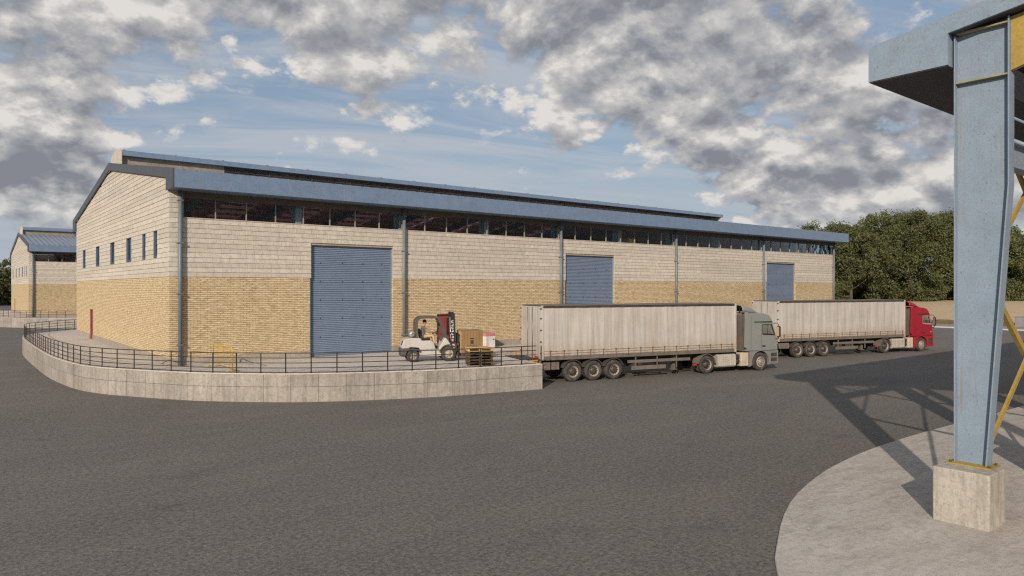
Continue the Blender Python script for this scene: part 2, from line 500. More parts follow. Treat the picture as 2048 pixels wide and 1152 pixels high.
def f_curtain(g, c=(.525, .497, .452)):
    st = g.noise(sc(g, g.pos, (9.5, 9.5, .22)), 1.2, 8, .74)
    st2 = g.noise(sc(g, g.pos, (1.3, 1.3, .25)), 1.4, 5, .6)
    bl = g.noise(g.pos, .55, 5, .62)
    fn = g.noise(g.pos, 12, 5, .7)
    z = g.n('SeparateXYZ', {0: g.pos}).outputs[2]
    low = g.mr(z, 1.4, 2.2, 1, 0)
    col = g.mix(g.mr(bl, .3, .72), c, scl(c, .78))
    col = g.mix(g.m('MULTIPLY', g.mr(st, .44, .70), .55), col, (.255, .21, .16))
    col = g.mix(g.m('MULTIPLY', g.mr(st2, .50, .72), .35), col, (.34, .285, .225))
    col = g.mix(g.m('MULTIPLY', g.m('MULTIPLY', low, g.mr(fn, .34, .60)), .65), col, (.28, .19, .115))
    g.set(col=col, rough=.62, spec=.35, nor=bump(g, g.m('ADD', st, fn), .012, .5))
material('curtain', f_curtain)
material('trailer_door', f_curtain, c=(.52, .495, .45))

def f_strap(g):
    g.set(col=g.mix(g.noise(g.pos, 9, 3), (.20, .10, .045), (.10, .06, .035)), rough=.8)
material('strap', f_strap)

def f_glass(g, tint=(.95, .96, .96), refl=(.85, .9, .95), f0=.005):
    fr = g.n('LayerWeight', {0: .12}).outputs['Fresnel']
    k = g.mr(fr, 0, 1, f0, 1)
    tr = g.n('BsdfTransparent', {0: tuple(tint) + (1,)})
    wob = bump(g, g.noise(g.pos, .9, 3, .5), .05, .25)
    gl = g.n('BsdfGlossy', {0: tuple(refl) + (1,), 1: .03, 'Normal': wob})
    mx = g.n('MixShader', {0: k, 1: tr.outputs[0], 2: gl.outputs[0]})
    g.nt.links.new(mx.outputs[0], g.out.inputs[0])
material('glass', f_glass)
material('added_rooflight', f_glass, tint=(.92, .92, .88), f0=.01)
material('cab_glass', f_glass, tint=(.74, .78, .76), f0=.08)
material('slot_glass', f_glass, tint=(.18, .22, .25), f0=.22)

def f_leaf(g, c1=(.062, .078, .029), c2=(.142, .150, .060)):
    n = g.noise(g.pos, .55, 4, .6)
    f2 = g.noise(g.pos, 3.5, 2, .6)
    col = g.mix(g.mr(n, .3, .7), c1, c2)
    col = g.mix(g.m('MULTIPLY', g.mr(f2, .5, .75), .45), col, scl(c2, 1.5))
    col = g.mix(1, col, g.ramp(g.rnd, [(0, .88), (1, 1.12)]), 'MULTIPLY')
    g.set(col=col, rough=.6, spec=.3)
    tl = g.n('BsdfTranslucent', {0: g.mix(1, col, (1.1, 1.15, .5), 'MULTIPLY')})
    mx = g.n('MixShader', {0: .22, 1: g.b.outputs[0], 2: tl.outputs[0]})
    g.nt.links.new(mx.outputs[0], g.out.inputs[0])
material('leaf', f_leaf)
material('leaf_dark', f_leaf, c1=(.05, .06, .02), c2=(.10, .105, .04))

# ------------------------------------------------------------------ ground
def zt(x):
    t = min(1, max(0, (x - 99) / 55)); return 2.3 * t * t * (3 - 2 * t)
mb = MB(); xs = [-1500, -400, -100, 60, 97, 99] + list(range(103, 160, 4)) + [200, 300, 600, 1500, 3000]
vs = []
for x in xs:
    for y in (-3000, -400, -100, 0, 100, 400, 3000): vs.append((x, y, zt(x) - .02))
fs = [(i * 7 + j, (i + 1) * 7 + j, (i + 1) * 7 + j + 1, i * 7 + j + 1) for i in range(len(xs) - 1) for j in range(6)]
mb.add(vs, fs, True); tag(obj('ground', mb, 'dry_grass'), 'dry straw coloured field rising towards the trees', 'field', kind='structure')
mb = MB(); mb.add([(-260, -220, 0), (88, -220, 0), (88, 290, 0), (-260, 290, 0)], [(0, 1, 2, 3)])
tag(obj('yard', mb, 'asphalt'), 'dark worn asphalt yard in front of the warehouse', 'yard', kind='structure')
pv = obj('pavement', MB().box(88.35, 95.2, -220, 290, -.02, .13), 'pavement'); tag(pv, 'pale grey pavement strip beyond the yard', 'pavement', kind='structure')
for i in range(40):
    obj('kerb_stone', MB().box(88, 88.34, -60 + i * 3, -60 + i * 3 + 2.98, -.02, .15), 'kerb', pv, .02)
mb = MB()
for i in range(160):
    y = -110 + i * 1.4; h = .45 + random.random() * .22; w = random.random() * .3
    mb.box(95.4 - w * .3, 97.3 + w, y - .2, y + 1.5, -.02, h)
tag(obj('verge', mb, 'verge', bevel=.12), 'low dark overgrown verge along the far pavement', 'verge', kind='stuff')

# ------------------------------------------------------------------ loading platform
HP = 1.23
FRONT = [(14.45, -9.95), (13.04, -9.70), (11.1, -9.33), (8.9, -8.80), (6.75, -8.02), (4.9, -7.15), (3.12, -6.0), (.77, -3.78), (-.45, -2.1), (-1.97, .48), (-2.72, 2.14), (-3.26, 4.26),
         (-3.67, 8.4), (-3.80, 11.8), (-3.83, 15.7), (-3.84, 20.1), (-3.78, 25.9), (-3.62, 29.2), (-3.25, 31.6), (-2.56, 33.2), (-1.69, 34.65), (-.45, 36.3), (.95, 37.7), (3.2, 39.2), (6.4, 40.2), (12, 40.6)]
V2 = Vector
pth = spline([V2(p) for p in FRONT], 1.18)
fine = spline([V2(p) for p in FRONT], 1.18 / 3)
pf = thing('loading_platform', 'long raised concrete loading platform curving round the near corner of the big warehouse', 'platform', group='raised loading platforms')
rest = [(66, 40.6), (66, -1.5), (38.06, -1.5), (35.75, -9.35), (16.58, -2.0)]
outline = [tuple(p) for p in fine] + rest
inner = [tuple(p) for p in offset(fine, -.06)] + [(65.94, 40.5), (65.94, -1.44), (38.0, -1.44), (35.7, -9.28), (16.52, -2.0)]
# outline runs clockwise; offset to the right lies inside
obj('deck', MB().prism([(x, y) for x, y in outline], HP - .045, HP, 'z'), 'deck', pf)
obj('core', MB().prism([(x, y) for x, y in inner], -.1, HP - .05, 'z'), 'concrete', pf)
n = len(fine) - 1
for i in range(n // 3):
    seg = fine[i * 3:i * 3 + 4]
    if len(seg) < 4: break
    seg = [p.copy() for p in seg]
    d0 = (seg[1] - seg[0]).normalized() * .006; seg[0] += d0; d1 = (seg[2] - seg[3]).normalized() * .006; seg[3] += d1
    a = offset(seg, .012 + random.uniform(-.004, .004)); b = offset(seg, -.10)
    poly = [tuple(p) for p in a] + [tuple(p) for p in reversed(b)]
    for z0, z1 in ((-.05, .645), (.66, HP - .05)):
        obj('wall_panel', MB().prism(poly, z0, z1, 'z'), 'concrete', pf)
for k in range(6):   # panels of the dock end wall facing the lorry
    u0 = V2((14.45, -9.95)); vv = V2((.259, .966)); nn = V2((.966, -.259))
    for z0, z1 in ((-.05, .645), (.66, HP - .05)):
        A = u0 + vv * (k * 1.3 + .008) + nn * .01; B = u0 + vv * (k * 1.3 + 1.29) + nn * .01
        obj('wall_panel', MB().prism([tuple(A), tuple(B), tuple(B - nn * .1), tuple(A - nn * .1)], z0, z1, 'z'), 'concrete', pf)

rl = thing('railing', 'dark brown steel railing along the curved edge of the near loading platform', 'railing', group='platform railings')
rp = offset(spline([V2(p) for p in FRONT], .28), -.11)
rp = rp[1:]
for h in (.865, .655, .44, .225, .035):
    obj('rail', MB().tube([(p.x, p.y, HP + h) for p in rp], .021 if h > .8 else .017, 6), 'railing', rl)
post_me = None
for p in offset(spline([V2(p) for p in FRONT], 1.10), -.11)[0:]:
    if post_me is None: post_me = MB().box(-.02, .02, -.02, .02, 0, .875).box(-.05, .05, -.05, .05, 0, .012).mesh('post'); post_me.materials.append(M['railing'])
    o = obj('post', post_me, None, rl); o.location = (p.x, p.y, HP - .002)
# end loop of the railing by the lorry
q = rp[0]; e = V2((14.40, -9.82))

# ------------------------------------------------------------------ warehouse
def zr(y): return 10.25 + .151 * ((y if y <= 15 else 30 - y) + 1.2)
PIPES = [.44, 12.45, 24.67, 36.99, 49.32, 61.89]
DOORS = [(6.92, 11.81), (25.22, 30.09), (50.0, 54.9)]
RED = (14.77, 16.03)
SLOTS = [(2.42, 3.22), (5.02, 5.82), (8.62, 10.10), (13.72, 15.2), (19.2, 20.75), (25.35, 26.75)]
L, WD = 62.0, 30.0
JZ, SZ = 5.42, 8.21

def subtract(a, b, holes):
    out = [(a, b)]
    for h0, h1 in holes:
        nxt = []
        for s0, s1 in out:
            if h1 <= s0 or h0 >= s1: nxt.append((s0, s1)); continue
            if h0 > s0: nxt.append((s0, h0))
            if h1 < s1: nxt.append((h1, s1))
        out = nxt
    return out

def roller_door(w, x0, x1):
    d = obj('roller_door', MB().box(x0 + .02, x1 - .02, .30, .34, HP + .004, 7.18), 'fork_black', w)
    n = 6; hh = (7.18 - HP) / n
    for k in range(n):
        z0 = HP + .006 + k * hh; poly = []
        m = 10
        for i in range(m):
            a = z0 + (hh - .003) * i / m; b = z0 + (hh - .003) * (i + 1) / m
            poly += [(.222, a), (.19, a + .016), (.184, (a + b) / 2), (.19, b - .022), (.222, b - .006)]
        poly = poly + [(.29, z0 + hh - .003), (.29, z0)]
        obj('door_section', MB().prism(poly, x0 + .05, x1 - .05, 'x'), 'shutter', d)
        if k:
            for t in (.12, .38, .63, .87):
                xx = x0 + (x1 - x0) * t
                obj('bolt', MB().lathe([(.028, 0), (.028, -.02), (0, -.024)], (xx, .183, z0 + .05), 'y', 6), 'black_plastic', d)
    for xx in (x0 + .004, x1 - .05):
        obj('guide_rail', MB().box(xx, xx + .046, .16, .30, HP, 7.17), 'shutter', d)

def person_door(w, kind, a, b, top):
    if kind == 's':
        d = obj('door', MB().box(a + .07, b - .07, .10, .15, HP + .01, top - .07), 'red_door', w, .008)
        obj('door_panel', MB().box(a + .2, b - .66, .085, .099, HP + .25, top - .3), 'red_door', d, .006)
        obj('door_glass', MB().box(b - .52, b - .2, .085, .099, HP + .8, top - .25), 'cab_glass', d)
        obj('door_handle', MB().tube([(b - .16, .06, HP + 1.0), (b - .16, .06, HP + 1.18)], .012, 6), 'steel', d)
        f = MB().box(a, a + .06, .02, .2, HP, top).box(b - .06, b, .02, .2, HP, top).box(a + .06, b - .06, .02, .2, top - .06, top)
    else:
        d = obj('door', MB().box(.10, .15, a + .07, b - .07, HP + .01, top - .07), 'red_door', w, .008)
        obj('door_handle', MB().tube([(.06, a + .2, HP + 1.0), (.06, a + .2, HP + 1.18)], .012, 6), 'steel', d)
        f = MB().box(.02, .2, a, a + .06, HP, top).box(.02, .2, b - .06, b, HP, top).box(.02, .2, a + .06, b - .06, top - .06, top)
    obj('door_frame', f, 'door_frame' if kind == 's' else 'red_door', w)

def make_warehouse():
    w = thing('warehouse', 'long yellow brick warehouse with pale cladding, blue eaves and three roller doors', 'warehouse', group='twin brick warehouses')
    holes = [(a - .05, b) for a, b in DOORS] + [RED]
    # yellow brick and concrete plinth
    for a, b in subtract(0, L, holes):
        obj('brick_wall', MB().box(a, b, 0, .3, 1.6, JZ), 'brick', w); obj('plinth', MB().box(a - (.03 if a == 0 else 0), b, -.035, .3, HP, 1.6), 'plinth', w)
    obj('brick_wall', MB().box(RED[0], RED[1], 0, .3, 3.34, JZ), 'brick', w)
    for a, b in subtract(.3, WD, [(21.98, 23.32)]):
        obj('brick_wall', MB().box(0, .3, a, b, 1.6, JZ), 'brick', w); obj('plinth', MB().box(-.035, .3, a, b, HP, 1.6), 'plinth', w)
    obj('brick_wall', MB().box(0, .3, 21.98, 23.32, 3.39, JZ), 'brick', w)
    obj('end_wall', MB().prism([(0.3, HP), (WD, HP), (WD, 10.3), (15, 12.5), (.3, 10.3)], L - .3, L, 'x'), 'block', w)
    nb = MB().box(.3, L - .3, WD - .3, WD, HP, SZ).box(.3, L - .3, WD - .3, WD, 9.2, 10.3)
    obj('rear_wall', nb, 'inner_wall', w)
    # cladding core behind the courses
    core = MB()
    for a, b in subtract(.06, L, DOORS): core.box(a, b, .045, .3, JZ, 7.18)
    core.box(.06, L, .045, .3, 7.18, SZ - .01); core.box(.06, L, .1, .3, 9.5, 10.3)
    obj('cladding_backing', core, 'plinth', w)
    core = MB().box(.045, .3, .3, WD, JZ, 6.43)
    for a, b in subtract(.3, WD, SLOTS): core.box(.045, .3, a, b, 6.43, 7.79)
    core.prism([(.3, 7.79), (WD, 7.79), (WD, 10.2), (15, zr(15) - .2), (.3, 10.2)], .045, .3, 'x')
    obj('cladding_backing', core, 'plinth', w)
    # each course of pale cladding
    rh = (SZ - JZ) / 12
    for k in range(12):
        z0 = JZ + k * rh + .015; z1 = JZ + (k + 1) * rh
        ed = [0] + [x + (3.05 if k % 2 else 0) - .05 for x in [6.2 * i for i in range(1, 10)]] + [L]
        hl = DOORS if z0 < 7.1 else []
        for a, b in zip(ed, ed[1:]):
            for s0, s1 in subtract(a + .004, b - .004, hl):
                if s1 - s0 > .05:
                    dy = random.uniform(-.006, .006)
                    obj('cladding_course', MB().add([(s0, -.016 + dy, z0), (s1, -.016 + dy, z0), (s1, .05, z0), (s0, .05, z0), (s0, -.004 + dy, z1), (s1, -.004 + dy, z1), (s1, .05, z1), (s0, .05, z1)],
                        [(0, 3, 2, 1), (4, 5, 6, 7), (0, 1, 5, 4), (1, 2, 6, 5), (2, 3, 7, 6), (3, 0, 4, 7)]), 'block', w)
    k = 0
    while True:
        z0 = JZ + k * rh + .015; z1 = JZ + (k + 1) * rh
        if z0 > zr(15) - .45: break
        lo0 = max(0, (z0 - 10.13) / .151); lo1 = max(0, (z1 - 10.13) / .151)
        if lo1 > 14.6: break
        ed = [0, 8 + (k % 3) * 1.7, 16 + (k % 2) * 2.4, 23.4 - (k % 3) * 1.2, WD]
        hl = SLOTS if z1 > 6.5 and z0 < 7.75 else []
        for a, b in zip(ed, ed[1:]):
            for s0, s1 in subtract(a + .004, b - .004, hl):
                a0, b0 = max(s0, lo0), min(s1, WD - lo0); a1, b1 = max(s0, lo1), min(s1, WD - lo1)
                if b1 - a1 < .06: continue
                dx = random.uniform(-.006, .006)
                obj('cladding_course', MB().add([(-.018 + dx, a0, z0), (-.018 + dx, b0, z0), (.05, b0, z0), (.05, a0, z0), (-.006 + dx, a1, z1), (-.006 + dx, b1, z1), (.05, b1, z1), (.05, a1, z1)],
                    [(0, 3, 2, 1), (4, 5, 6, 7), (0, 1, 5, 4), (1, 2, 6, 5), (2, 3, 7, 6), (3, 0, 4, 7)]), 'block', w)
        k += 1
    # slot windows of the gable
    for a, b in SLOTS:
        f = obj('slot_window', MB().box(.0, .12, a, a + .05, 6.43, 7.79).box(.0, .12, b - .05, b, 6.43, 7.79).box(-.02, .12, a + .05, b - .05, 6.43, 6.49).box(.0, .12, a + .05, b - .05, 7.73, 7.79), 'interior_blue', w)
        obj('pane', MB().box(.09, .10, a + .05, b - .05, 6.49, 7.73), 'slot_glass', f)
    # clerestory: sill, header, mullions, panes
    obj('window_sill', MB().box(.62, L - .1, -.03, .42, SZ, SZ + .045), 'block', w)
    for k in range(6):   # corner pier carries the cladding up to the eave
        z0 = SZ + k * rh + .015; z1 = min(9.52, SZ + (k + 1) * rh)
        obj('cladding_course', MB().box(.004, .60, -.012, .05, z0, z1), 'block', w)
    obj('corner_pier', MB().box(.06, .60, .045, .3, SZ - .01, 9.5), 'plinth', w)
    obj('header_beam', MB().box(.61, L, .02, .26, 9.17, 9.5), 'header', w)
    for i in range(5):
        a, b = max(.62, PIPES[i]), PIPES[i + 1]; st = (b - a) / 8
        for q in range(8):
            x0 = a + q * st; x1 = x0 + st
            p = obj('clerestory_pane', MB().box(x0 + .024, x1 - .024, .10, .108, SZ + .047, 9.168), 'glass', w)
            obj('mullion', MB().box(x0 - .022, x0 + .022, .06, .15, SZ + .046, 9.169), 'mullion', w)
    g2 = MB().box(.3, L - .3, WD - .12, WD - .11, SZ, 9.2); obj('rear_glazing', g2, 'glass', w)
    g2 = MB()
    for q in range(41): g2.box(.5 + q * 1.52 - .03, .5 + q * 1.52 + .03, WD - .2, WD - .13, SZ, 9.2)
    obj('rear_mullions', g2, 'mullion', w)
    # doors
    for a, b in DOORS: roller_door(w, a, b)
    person_door(w, 's', RED[0], RED[1], 3.33); person_door(w, 'w', 21.98, 23.32, 3.38)
    # downpipes
    for x in PIPES:
        p = obj('downpipe', MB().tube([(x, -.15, HP + .02), (x, -.15, 9.5)], .095, 12), 'pipe', w)
        for z in (2.2, 4.6, 7.0, 9.0):
            obj('pipe_bracket', MB().box(x - .125, x + .125, -.26, -.02, z, z + .05), 'pipe', p)
    # roof
    for sgn in (0, 1):
        Y = lambda y: y if not sgn else WD - y
        xs = []; x = -.09
        while x < 62.75:
            xs += [(x, 0), (x + .36, 0), (x + .40, .09), (x + .52, .09)]; x += .56
        mb = MB(); vs = []
        for xx, dz in xs:
            vs += [(xx, Y(-1.12), zr(-1.12) + dz), (xx, Y(13.45), zr(13.45) + dz)]
        mb.add(vs, [(2 * i, 2 * i + 2, 2 * i + 3, 2 * i + 1) for i in range(len(xs) - 1)])
        if not sgn: obj('roof_sheet', mb, 'roof_sheet', w)
        mb = MB(); pr = [(Y(-.1), zr(-.1) - .05), (Y(13.4), zr(13.4) - .05), (Y(13.4), zr(13.4) - .12), (Y(-.1), zr(-.1) - .12)]
        if not sgn: obj('roof_lining', mb.prism(pr, .02, L - .05, 'x'), 'deck_red', w)
        else:   # rear slope: sheeted strips, with unseen rooflights added between them to brighten the interior
            for q in range(11):
                xa = .02 + q * 5.66
                obj('roof_lining', MB().prism(pr, xa, min(L - .05, xa + (3.06 if q < 8 else 5.65)), 'x'), 'deck_red', w)
                if q < 8: obj('added_rooflight', MB().prism([pr[0], pr[1], (pr[1][0], pr[1][1] - .02), (pr[0][0], pr[0][1] - .02)], xa + 3.07, xa + 5.65, 'x'), 'added_rooflight', w)
        obj('eave_box', MB().box(-.058, 62.8, min(Y(-1.2), Y(.09)), max(Y(-1.2), Y(.09)), 9.49, 10.22).box(-.058, 62.8, min(Y(-1.2), Y(-1.13)), max(Y(-1.2), Y(-1.13)), 10.22, 10.33), 'fascia_blue', w)
        mb = MB().prism([(Y(-1.2), 10.36), (Y(15), zr(15) + .11), (Y(15), zr(15) - .36), (Y(.13), zr(.13) - .36), (Y(.13), 9.47), (Y(-1.2), 9.47)], -.13, -.06, 'x')
        obj('barge_board', mb, 'barge', w)
        mb = MB().prism([(Y(-1.2), 10.36), (Y(15), zr(15) + .11), (Y(15), zr(15) - .36), (Y(.13), zr(.13) - .36), (Y(.13), 9.47), (Y(-1.2), 9.47)], 62.8, 62.86, 'x')
        obj('barge_board', mb, 'barge', w)
        for y in (1.3, 2.9, 4.5, 6.1, 7.7, 9.3, 10.9, 12.5, 14.1):
            obj('purlin', MB().box(.3, L - .3, Y(y) - .05, Y(y) + .05, zr(y) - .34, zr(y) - .12), 'purlin_red', w)
    # ridge monitor
    prof = [(13.28, 13.36)] + [(13.28 + 3.44 * t, 13.36 + .28 * math.sin(math.pi * t)) for t in [i / 10 for i in range(1, 10)]] + [(16.72, 13.36)]
    prof2 = [(13.28, 13.40)] + [(13.28 + 3.44 * t, 13.40 + .28 * math.sin(math.pi * t)) for t in [i / 10 for i in range(1, 10)]] + [(16.72, 13.40)]
    mr_ = obj('ridge_monitor', MB().prism(prof + [(16.6, 13.1), (13.4, 13.1)], .34, 62.3, 'x'), 'roof_sheet', w)
    for y0, y1 in ((13.2, 13.3), (16.7, 16.8)):
        obj('monitor_fascia', MB().box(.36, 62.32, y0, y1, 13.08, 13.40), 'fascia_blue', w)
    for i in range(21):
        obj('cap_sheet', MB().box(.4 + i * 2.95, .4 + i * 2.95 + .10, 13.19, 13.9, 13.395, 13.46), 'mullion', mr_)
    endp = [(13.32, 12.3), (13.28, 13.36)] + prof[1:-1] + [(16.72, 13.36), (16.68, 12.3)]
    obj('monitor_end', MB().prism(endp, .28, .335, 'x'), 'block', w); obj('monitor_end', MB().prism(endp, 62.0, 62.06, 'x'), 'block', w)
    for yy in (13.55, 16.35):
        for i in range(10):
            x0 = .34 + i * 6.15; x1 = min(62, x0 + 6.15)
            if i == 0:
                obj('monitor_panel', MB().box(x0, x1, yy, yy + .1, 12.35, 13.1), 'monitor_wall', w)
            else:
                obj('monitor_kerb', MB().box(x0, x1, yy, yy + .1, 12.35, 12.56), 'header', w)
                lv = MB()
                for q in range(4): lv.box(x0, x1, yy + .02, yy + .09, 12.64 + q * .115, 12.64 + q * .115 + .035)
                lv.box(x0, x0 + .08, yy - .01, yy + .1, 12.62, 13.1).box((x0 + x1) / 2 - .04, (x0 + x1) / 2 + .04, yy - .01, yy + .1, 12.62, 13.1)
                obj('monitor_louvre', lv, 'louvre', w)
    # steel frames inside
    for i in range(10):
        x = 6.38 + i * 6.17
        if x > 61.5: break
        c = MB().box(x - .17, x + .17, .36, .39, HP, 9.9).box(x - .17, x + .17, .95, .98, HP, 9.9).box(x - .012, x + .012, .39, .95, HP, 9.9)
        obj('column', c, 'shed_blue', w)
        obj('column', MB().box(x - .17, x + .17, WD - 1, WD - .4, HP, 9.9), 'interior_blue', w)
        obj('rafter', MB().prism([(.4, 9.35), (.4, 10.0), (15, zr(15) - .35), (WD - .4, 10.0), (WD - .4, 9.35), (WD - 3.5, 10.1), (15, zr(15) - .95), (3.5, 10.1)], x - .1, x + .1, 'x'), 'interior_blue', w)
    for y in (5, 10, 15, 20, 25):
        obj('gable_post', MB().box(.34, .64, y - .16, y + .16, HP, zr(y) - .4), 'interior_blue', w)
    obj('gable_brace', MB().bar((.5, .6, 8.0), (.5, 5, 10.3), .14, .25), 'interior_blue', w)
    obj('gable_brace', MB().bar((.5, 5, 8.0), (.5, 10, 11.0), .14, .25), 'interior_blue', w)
    return w

wh = make_warehouse()
cr = thing('bridge_crane', 'yellow bridge crane girder seen through the clerestory panes of the long warehouse', 'crane', (33.5, 15, 0))
obj('girder', MB().box(-.35, .35, -13.6, 13.6, 7.75, 8.75), 'crane_yellow', cr, .03)
for s in (-1, 1): obj('end_carriage', MB().box(-1.6, 1.6, s * 13.7 - .2, s * 13.7 + .2, 7.5, 7.95), 'crane_yellow', cr, .03)
obj('hoist', MB().box(-.7, .7, -6.5, -5.2, 7.2, 7.74).lathe([(.3, -1), (.3, 1)], (0, -5.8, 7.4), 'y', 12), 'crane_yellow', cr)
obj('hook_block', MB().tube([(0, -5.8, 7.2), (0, -5.8, 5.6)], .03, 6).box(-.15, .15, -5.95, -5.65, 5.2, 5.6), 'fork_dark', cr)

# the same building, platform and railing again behind, to the left
DY = 71.8
SKIP = {'rear_wall', 'rear_glazing', 'rear_mullions', 'end_wall', 'roller_door', 'purlin', 'rafter', 'gable_brace', 'core'}
def twin(src, label):
    t = src.copy(); COL.objects.link(t); t.location = (src.location.x, src.location.y + DY, src.location.z); t['label'] = label
    for ch in CHILDREN[src.name]:
        base = ch.name.split('.')[0]
        if base in ('roller_door', 'gable_post', 'gable_brace', 'rear_mullions'): continue
        xmin = min(v[0] for v in ch.bound_box) + ch.location.x; ymax = max(v[1] for v in ch.bound_box) + ch.location.y
        if base in ('cladding_course', 'clerestory_pane', 'mullion', 'downpipe', 'column', 'rafter', 'monitor_panel', 'monitor_louvre', 'monitor_kerb') and xmin > 13: continue
        if base in ('wall_panel', 'post') and (ymax > 16 or xmin > 4): continue
        c = ch.copy(); COL.objects.link(c); c.parent = t
        for g in CHILDREN.get(ch.name, []):
            d = g.copy(); COL.objects.link(d); d.parent = c
    return t
index_children()
twin(wh, 'far brick warehouse at the left edge, partly hidden, with its ribbed blue roof showing')
twin(pf, 'far raised concrete platform at the left edge in front of the far warehouse')
twin(rl, 'far dark railing on the platform of the far warehouse at the left edge')

# ------------------------------------------------------------------ open shed on the right
SLABZ = .10
slab_edge = [(-.6, -64), (-.4, -50), (-.1, -40), (.4, -34.5), (1.4, -31.2), (2.66, -29.5), (4.75, -28.28), (5.9, -27.72), (7.45, -27.13), (9.95, -26.5), (12.62, -26.14), (14.83, -26.03), (17.43, -26.02), (19.65, -26.1), (26.3, -26.3), (40, -26.4), (74, -26.4)]
sp = spline([V2(p) for p in slab_edge], .9)
sl = obj('shed_apron', MB().prism([tuple(p) for p in sp] + [(74, -64)], -.1, SLABZ, 'z'), 'slab', None, .015)
tag(sl, 'light concrete apron with a rounded edge under the open shed', 'apron', kind='structure')

